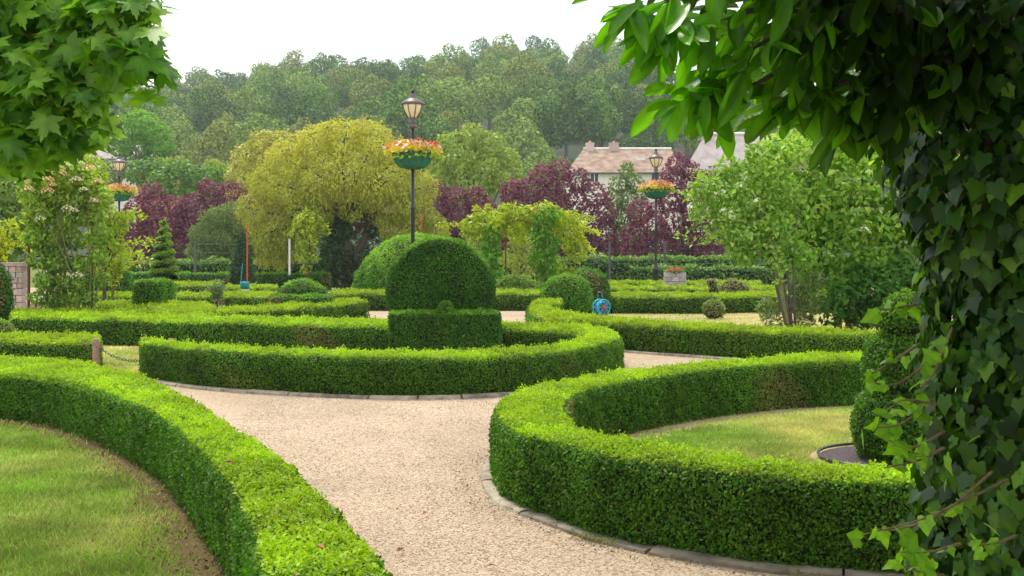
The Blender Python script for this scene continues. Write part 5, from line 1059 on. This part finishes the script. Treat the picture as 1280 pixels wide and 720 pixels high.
stuff(link('crown', leaves_mesh('crown', P[rest] - np.array(pt_.location), N1[rest], D1[rest], L[rest], L[rest], M_maple, T_maple(), rng.uniform(0, .6, len(rest))), pt_, (0, 0, 0)))
# part of the crown above and left of the frame
xs_ = puffs((-3.1, 4.7, 3.5), (1.3, 1.5, .75), 16, .5) + [(-2.75, 4.5, 2.6, .42), (-2.9, 4.3, 2.35, .4), (-3.1, 4.7, 2.7, .5), (-3.4, 4.4, 2.5, .5), (-2.7, 4.8, 2.4, .4), (-3.0, 3.9, 2.7, .45)]; crown(pt_, xs_, .15, .14, M_maple, .5, name='upper_crown', zmin=1.9)

# --- cherry laurel, upper right, with its trunk
LX, LY = 1.70, 3.35
lt = thing('cherry_laurel_tree', 'cherry laurel tree at the right whose glossy leaves hang across the upper right', 'tree', (LX, LY, 0))
m = MB(); m.tube([(LX, LY, 0), (LX - .04, LY, .9), (LX + .02, LY, 1.7), (LX - .05, LY, 2.5), (LX, LY - .1, 3.2)], [.34, .31, .30, .28, .2], 14); m.build('trunk', M_bark, lt, True)
arms = [[(1240, 60, 3.2), (1120, 45, 3.1), (1010, 70, 3.0), (945, 105, 2.95), (900, 120, 2.9)],
        [(1240, 40, 3.2), (1100, 10, 3.0), (990, 5, 2.9), (905, 22, 2.85), (850, 38, 2.8)],
        [(1240, 20, 3.2), (1080, -30, 2.9), (950, -20, 2.8), (860, -8, 2.8), (800, 16, 2.8)],
        [(1240, 80, 3.2), (1150, 80, 3.1), (1070, 100, 3.05), (1010, 115, 3.0), (975, 130, 3.0)],
        [(1230, 90, 3.2), (1180, 100, 3.1), (1120, 110, 3.1), (1070, 130, 3.05), (1050, 150, 3.05)],
        [(1100, 10, 3.0), (1010, 25, 2.95), (950, 55, 2.9), (915, 80, 2.85)],
        [(1080, -20, 3.0), (980, -35, 2.9), (900, -40, 2.8), (830, -22, 2.75)],
        [(1240, 20, 3.3), (1150, -20, 3.2), (1050, -10, 3.2), (960, 20, 3.2), (912, 42, 3.2)],
        [(1250, 60, 3.3), (1180, 30, 3.3), (1100, 40, 3.3), (1020, 60, 3.3), (960, 85, 3.3)]]
P = []; D = []; m = MB()
for ai, arm in enumerate(arms):
    W_ = np.array([at(*p) for p in arm]); S = spline(W_, 16); m.tube([(LX, LY, 2.3)] + list(S) if ai < 5 else list(S), ([.06] if ai < 5 else []) + list(np.linspace(.022 if ai < 5 else .012, .004, 16)), 6)
    n = 34; S = spline(W_, n); T = unit(np.gradient(S, axis=0))
    for rep in range(3):
        k = np.arange(n); side = ((k + rep) % 2 * 2 - 1)[:, None]; lat = np.cross(T, [0, 0, 1.0]) * side
        t = k / n; keep = rng.random(n) < np.where(rep == 0, 1, .75) * np.where((S[:, 0] < .78), .5, 1)
        q = S + rng.normal(0, .025, S.shape) + lat * rng.uniform(0, .04, (n, 1)); dd = T * .55 + lat * .55 + np.stack([rng.normal(0, .25, n), rng.normal(0, .3, n), rng.normal(-.75 + .35 * (t > .75), .3, n)], 1)
        P.append(q[keep]); D.append(dd[keep])
m.build('branch', M_barkgrey, lt, True)
# tip rosettes
for x, y, Y in ((800, 14, 2.8), (838, 36, 2.8), (900, 120, 2.9), (925, 85, 2.85), (815, 30, 2.8), (915, 130, 2.92), (872, 126, 2.88), (860, 130, 2.88), (975, 130, 3), (1050, 150, 3.05), (940, 120, 2.95), (1010, 130, 3.0), (1085, 130, 3.05), (812, 2, 2.78), (850, 28, 2.8), (885, 45, 2.84), (915, 95, 2.9), (1120, 140, 3.05)):
    k = 6; P.append(np.tile(at(x, y, Y), (k, 1)) + rng.normal(0, .018, (k, 3))); D.append(np.stack([rng.normal(-.45, .45, k), rng.normal(-.1, .5, k), rng.normal(-.7, .45, k)], 1))
P = np.vstack(P); D = unit(np.vstack(D)); n = len(P); L = rng.uniform(.10, .175, n); W_ = L * rng.uniform(.25, .33, n)
N1 = np.stack([rng.normal(0, .5, n), rng.normal(-.6, .4, n), rng.normal(.7, .35, n)], 1)
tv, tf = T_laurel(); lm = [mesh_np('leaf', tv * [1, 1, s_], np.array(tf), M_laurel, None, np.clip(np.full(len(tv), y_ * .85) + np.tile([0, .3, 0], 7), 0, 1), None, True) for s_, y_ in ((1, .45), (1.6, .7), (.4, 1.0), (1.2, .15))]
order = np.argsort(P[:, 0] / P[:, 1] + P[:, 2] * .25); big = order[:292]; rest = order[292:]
outer = rng.random(292) < np.clip(1.15 - np.arange(292) / 260, .12, 1); kind = np.where(outer, rng.integers(0, 3, 292), 3)  # paler outer shoots; the tint also paints light at left, shade inside the crown
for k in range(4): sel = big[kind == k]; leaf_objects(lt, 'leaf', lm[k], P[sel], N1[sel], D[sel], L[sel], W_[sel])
stuff(link('hanging_leaves', leaves_mesh('hanging_leaves', P[rest] - np.array(lt.location), N1[rest], D[rest], L[rest], W_[rest], M_laurel, T_laurel(), (rng.random(len(rest)) < .12) * rng.uniform(.4, 1, len(rest))), lt, (0, 0, 0)))
# dense unseen crown over and behind the camera, added to shade the ivy
n = 3200; P = np.stack([rng.uniform(-1.6, 4.6, n), rng.uniform(-4.5, 1.9, n), rng.uniform(2.3, 3.6, n)], 1); k_ = 5000; a_ = rng.uniform(-1.9, .9, k_)
P = np.vstack([P, np.stack([1.4 + 3.3 * np.cos(a_) , .4 + 3.9 * np.sin(a_), rng.uniform(.1, 3.0, k_)], 1) + rng.normal(0, .3, (k_, 3))]); P = P[~((P[:, 1] > 0) & (np.abs(P[:, 0]) < P[:, 1] * .62 + .35) & (P[:, 2] < 2.2 + P[:, 1] * .3))]; n = len(P)
stuff(link('added_shade_crown', leaves_mesh('added_shade_crown', P - np.array(lt.location), rng.normal(0, .5, (n, 3)) + [0, -.3, .8], rng.normal(0, .6, (n, 3)) + [0, 0, -.6], rng.uniform(.16, .26, n), .10, M_laurel, T_laurel(), rng.uniform(0, .2, n)), lt, (0, 0, 0)))
n = 7500; P = np.stack([rng.uniform(.35, 3.6, n), rng.uniform(1.0, 5.2, n), rng.uniform(2.26, 3.5, n)], 1)
zf = 2.22 + .10 * np.abs(P[:, 0] - 1.7) * (P[:, 0] < 1.7) ; P[:, 2] += zf - 2.22; P = P[((P[:, 0] - 1.9) / 1.5) ** 2 + ((P[:, 1] - 3.2) / 1.9) ** 2 < 1]; n = len(P)
stuff(link('crown', leaves_mesh('crown', P - np.array(lt.location), rng.normal(0, .5, (n, 3)) + [0, -.3, .8], rng.normal(0, .6, (n, 3)) + [0, 0, -.6], rng.uniform(.10, .16, n), .052, M_laurel, T_laurel(), rng.uniform(0, .2, n)), lt, (0, 0, 0)))

# --- ivy on the trunk
iv = thing('ivy', 'dark glossy ivy smothering the trunk at the right edge, with pale trailing shoots', 'ivy', (LX - .1, LY - .1, 0))
ycol = np.array([95, 150, 200, 260, 300, 360, 420, 480, 540, 600, 660, 720, 800, 900]); xl = np.array([1150, 1130, 1132, 1150, 1178, 1192, 1196, 1196, 1186, 1182, 1180, 1176, 1180, 1180])
n = 9500; zz = rng.uniform(.02, 2.35, n); th = rng.uniform(math.pi * .62, math.pi * 1.95, n)
pyv = HOR + (EYE - zz) * F / 3.1; RL = (LX) - (np.interp(pyv, ycol, xl) - 640) * 3.2 / F
R = np.maximum(RL, .34) * (1 + .05 * np.sin(zz * 9 + th * 3)) * rng.uniform(.70, 1.04, n) ; R = np.where(th > math.pi * 1.25, np.minimum(R, .48 + .06 * rng.random(n)), R)
P = np.stack([LX + R * np.cos(th), LY + R * np.sin(th) * .95, zz], 1); out = np.stack([np.cos(th), np.sin(th), np.zeros(n)], 1)
N1 = out + rng.normal(0, .38, (n, 3)) + [0, 0, .28]; D1 = rng.normal(0, .35, (n, 3)) + [0, 0, -1] + out * .35; L = rng.uniform(.034, .064, n); yg = np.clip((1.5 - zz) * .10 + rng.normal(0, .14, n) + .5 * (rng.random(n) < .14), 0, .8)
# trailing shoots
m = MB(); TP = []; TD = []
for pts in ([(1150, 430, 3.0), (1110, 455, 2.95), (1085, 470, 2.9)], [(1160, 455, 3.0), (1120, 480, 2.9), (1088, 478, 2.85)], [(1165, 500, 2.9), (1125, 530, 2.8), (1080, 535, 2.75)], [(1170, 505, 2.9), (1130, 500, 2.8), (1110, 512, 2.75)], [(1180, 540, 2.9), (1140, 560, 2.8), (1110, 550, 2.7)],
            [(1260, 600, 2.9), (1200, 628, 2.75), (1150, 650, 2.65), (1080, 668, 2.6)], [(1240, 590, 2.9), (1180, 640, 2.7), (1120, 662, 2.65), (1095, 660, 2.6)], [(1200, 680, 2.8), (1160, 690, 2.7), (1125, 690, 2.65)], [(1180, 560, 2.9), (1150, 575, 2.8), (1105, 585, 2.75)], [(1270, 670, 2.7), (1240, 680, 2.6), (1210, 678, 2.55)], [(1190, 410, 3), (1170, 460, 2.9), (1150, 490, 2.85)], [(1180, 720, 2.8), (1150, 715, 2.7), (1120, 705, 2.65)], [(1150, 380, 3.1), (1125, 384, 3.05), (1100, 388, 3.0)]):
    S = spline([at(*p) for p in pts], 14); MB().tube(S, np.linspace(.0045, .0018, 14), 5).build('shoot', M_vine, iv); k = S[3::1]; kk = rng.random(len(k)) < .6; TP.append((k + rng.normal(0, .009, k.shape))[kk]); TD.append(np.gradient(S, axis=0)[3:][kk] * 20)
TP = np.vstack(TP); TD = unit(np.vstack(TD)); k = len(TP); TD = TD * .4 + rng.normal(0, .5, (k, 3)) + [0, 0, -.1]; TN = rng.normal(0, .35, (k, 3)) + [0, -.7, .6]; TL = rng.uniform(.026, .05, k)
for q in range(0, 3): pass
tv, tf = T_IVY()
iy = [mesh_np('leaf', tv * [1, w_, z_], np.array(tf), M_ivy, None, np.clip(np.r_[y_ + .22, y_ + np.array([.15] + [0] * (len(tv) - 2))], 0, 1)) for y_, w_, z_ in ((0.02, 1, 1), (.14, .85, 2), (.55, 1.1, .4))]; iyy = [mesh_np('leaf', tv * [1, w_, z_], np.array(tf), M_ivy, None, np.clip(np.r_[y_ + .25, np.full(len(tv) - 1, y_)], 0, 1)) for y_, w_, z_ in ((.95, 1, 1), (.7, .9, 2.2), (.5, 1.1, -1), (.85, .8, 3))]
for q in range(4): leaf_objects(iv, 'leaf', iyy[q], TP[q::4], TN[q::4] + rng.normal(0, .35, TN[q::4].shape), TD[q::4], TL[q::4], TL[q::4])
facing = (out[:, 1] < .2); sc_ = np.where(facing, L, 0) - np.abs(P[:, 0] - (LX - .3)) * .03 - (P[:, 2] < .35) * 1; big = np.argsort(-sc_)[:300 - k]; rest = np.setdiff1d(np.arange(n), big)
for q in range(3): sel = big[q::3]; leaf_objects(iv, 'leaf', iy[q], P[sel] + out[sel] * .015, N1[sel], D1[sel], L[sel], L[sel])
stuff(link('foliage', leaves_mesh('foliage', P[rest] - np.array(iv.location), N1[rest], D1[rest], L[rest], L[rest], M_ivy, T_IVY(), yg[rest]), iv, (0, 0, 0)))
m = MB()
for k in range(16):
    a0_ = rng.uniform(math.pi * .7, math.pi * 1.9); zs = np.linspace(0, 2.3, 12); m.tube([(LX + (.25 + .03 * (k % 3)) * math.cos(a0_ + .5 * math.sin(z * 2 + k)), LY + (.25 + .03 * (k % 3)) * math.sin(a0_ + .5 * math.sin(z * 2 + k)), z) for z in zs], .010, 5)
m.build('stem', M_vine, iv)

# ================================================================== HAZE
hz_m, N, L_ = newmat('haze_air'); pv = N.new('ShaderNodeVolumePrincipled'); pv.inputs['Color'].default_value = (.88, .95, 1, 1); pv.inputs['Density'].default_value = .00038
o = N.new('ShaderNodeOutputMaterial'); L_.new(pv.outputs[0], o.inputs['Volume'])
m = MB(); m.box((0, 252, 59), (880, 568, 122)); hzo = m.build('haze', hz_m); stuff(hzo)
T = 0; seen = set()
for o in bpy.data.objects:
    if o.type == 'MESH' and o.data.name not in seen: seen.add(o.data.name); n4 = len(o.data.loops) - 2 * len(o.data.polygons); T += n4
print('TRIS', T, 'OBJECTS', len(bpy.data.objects))
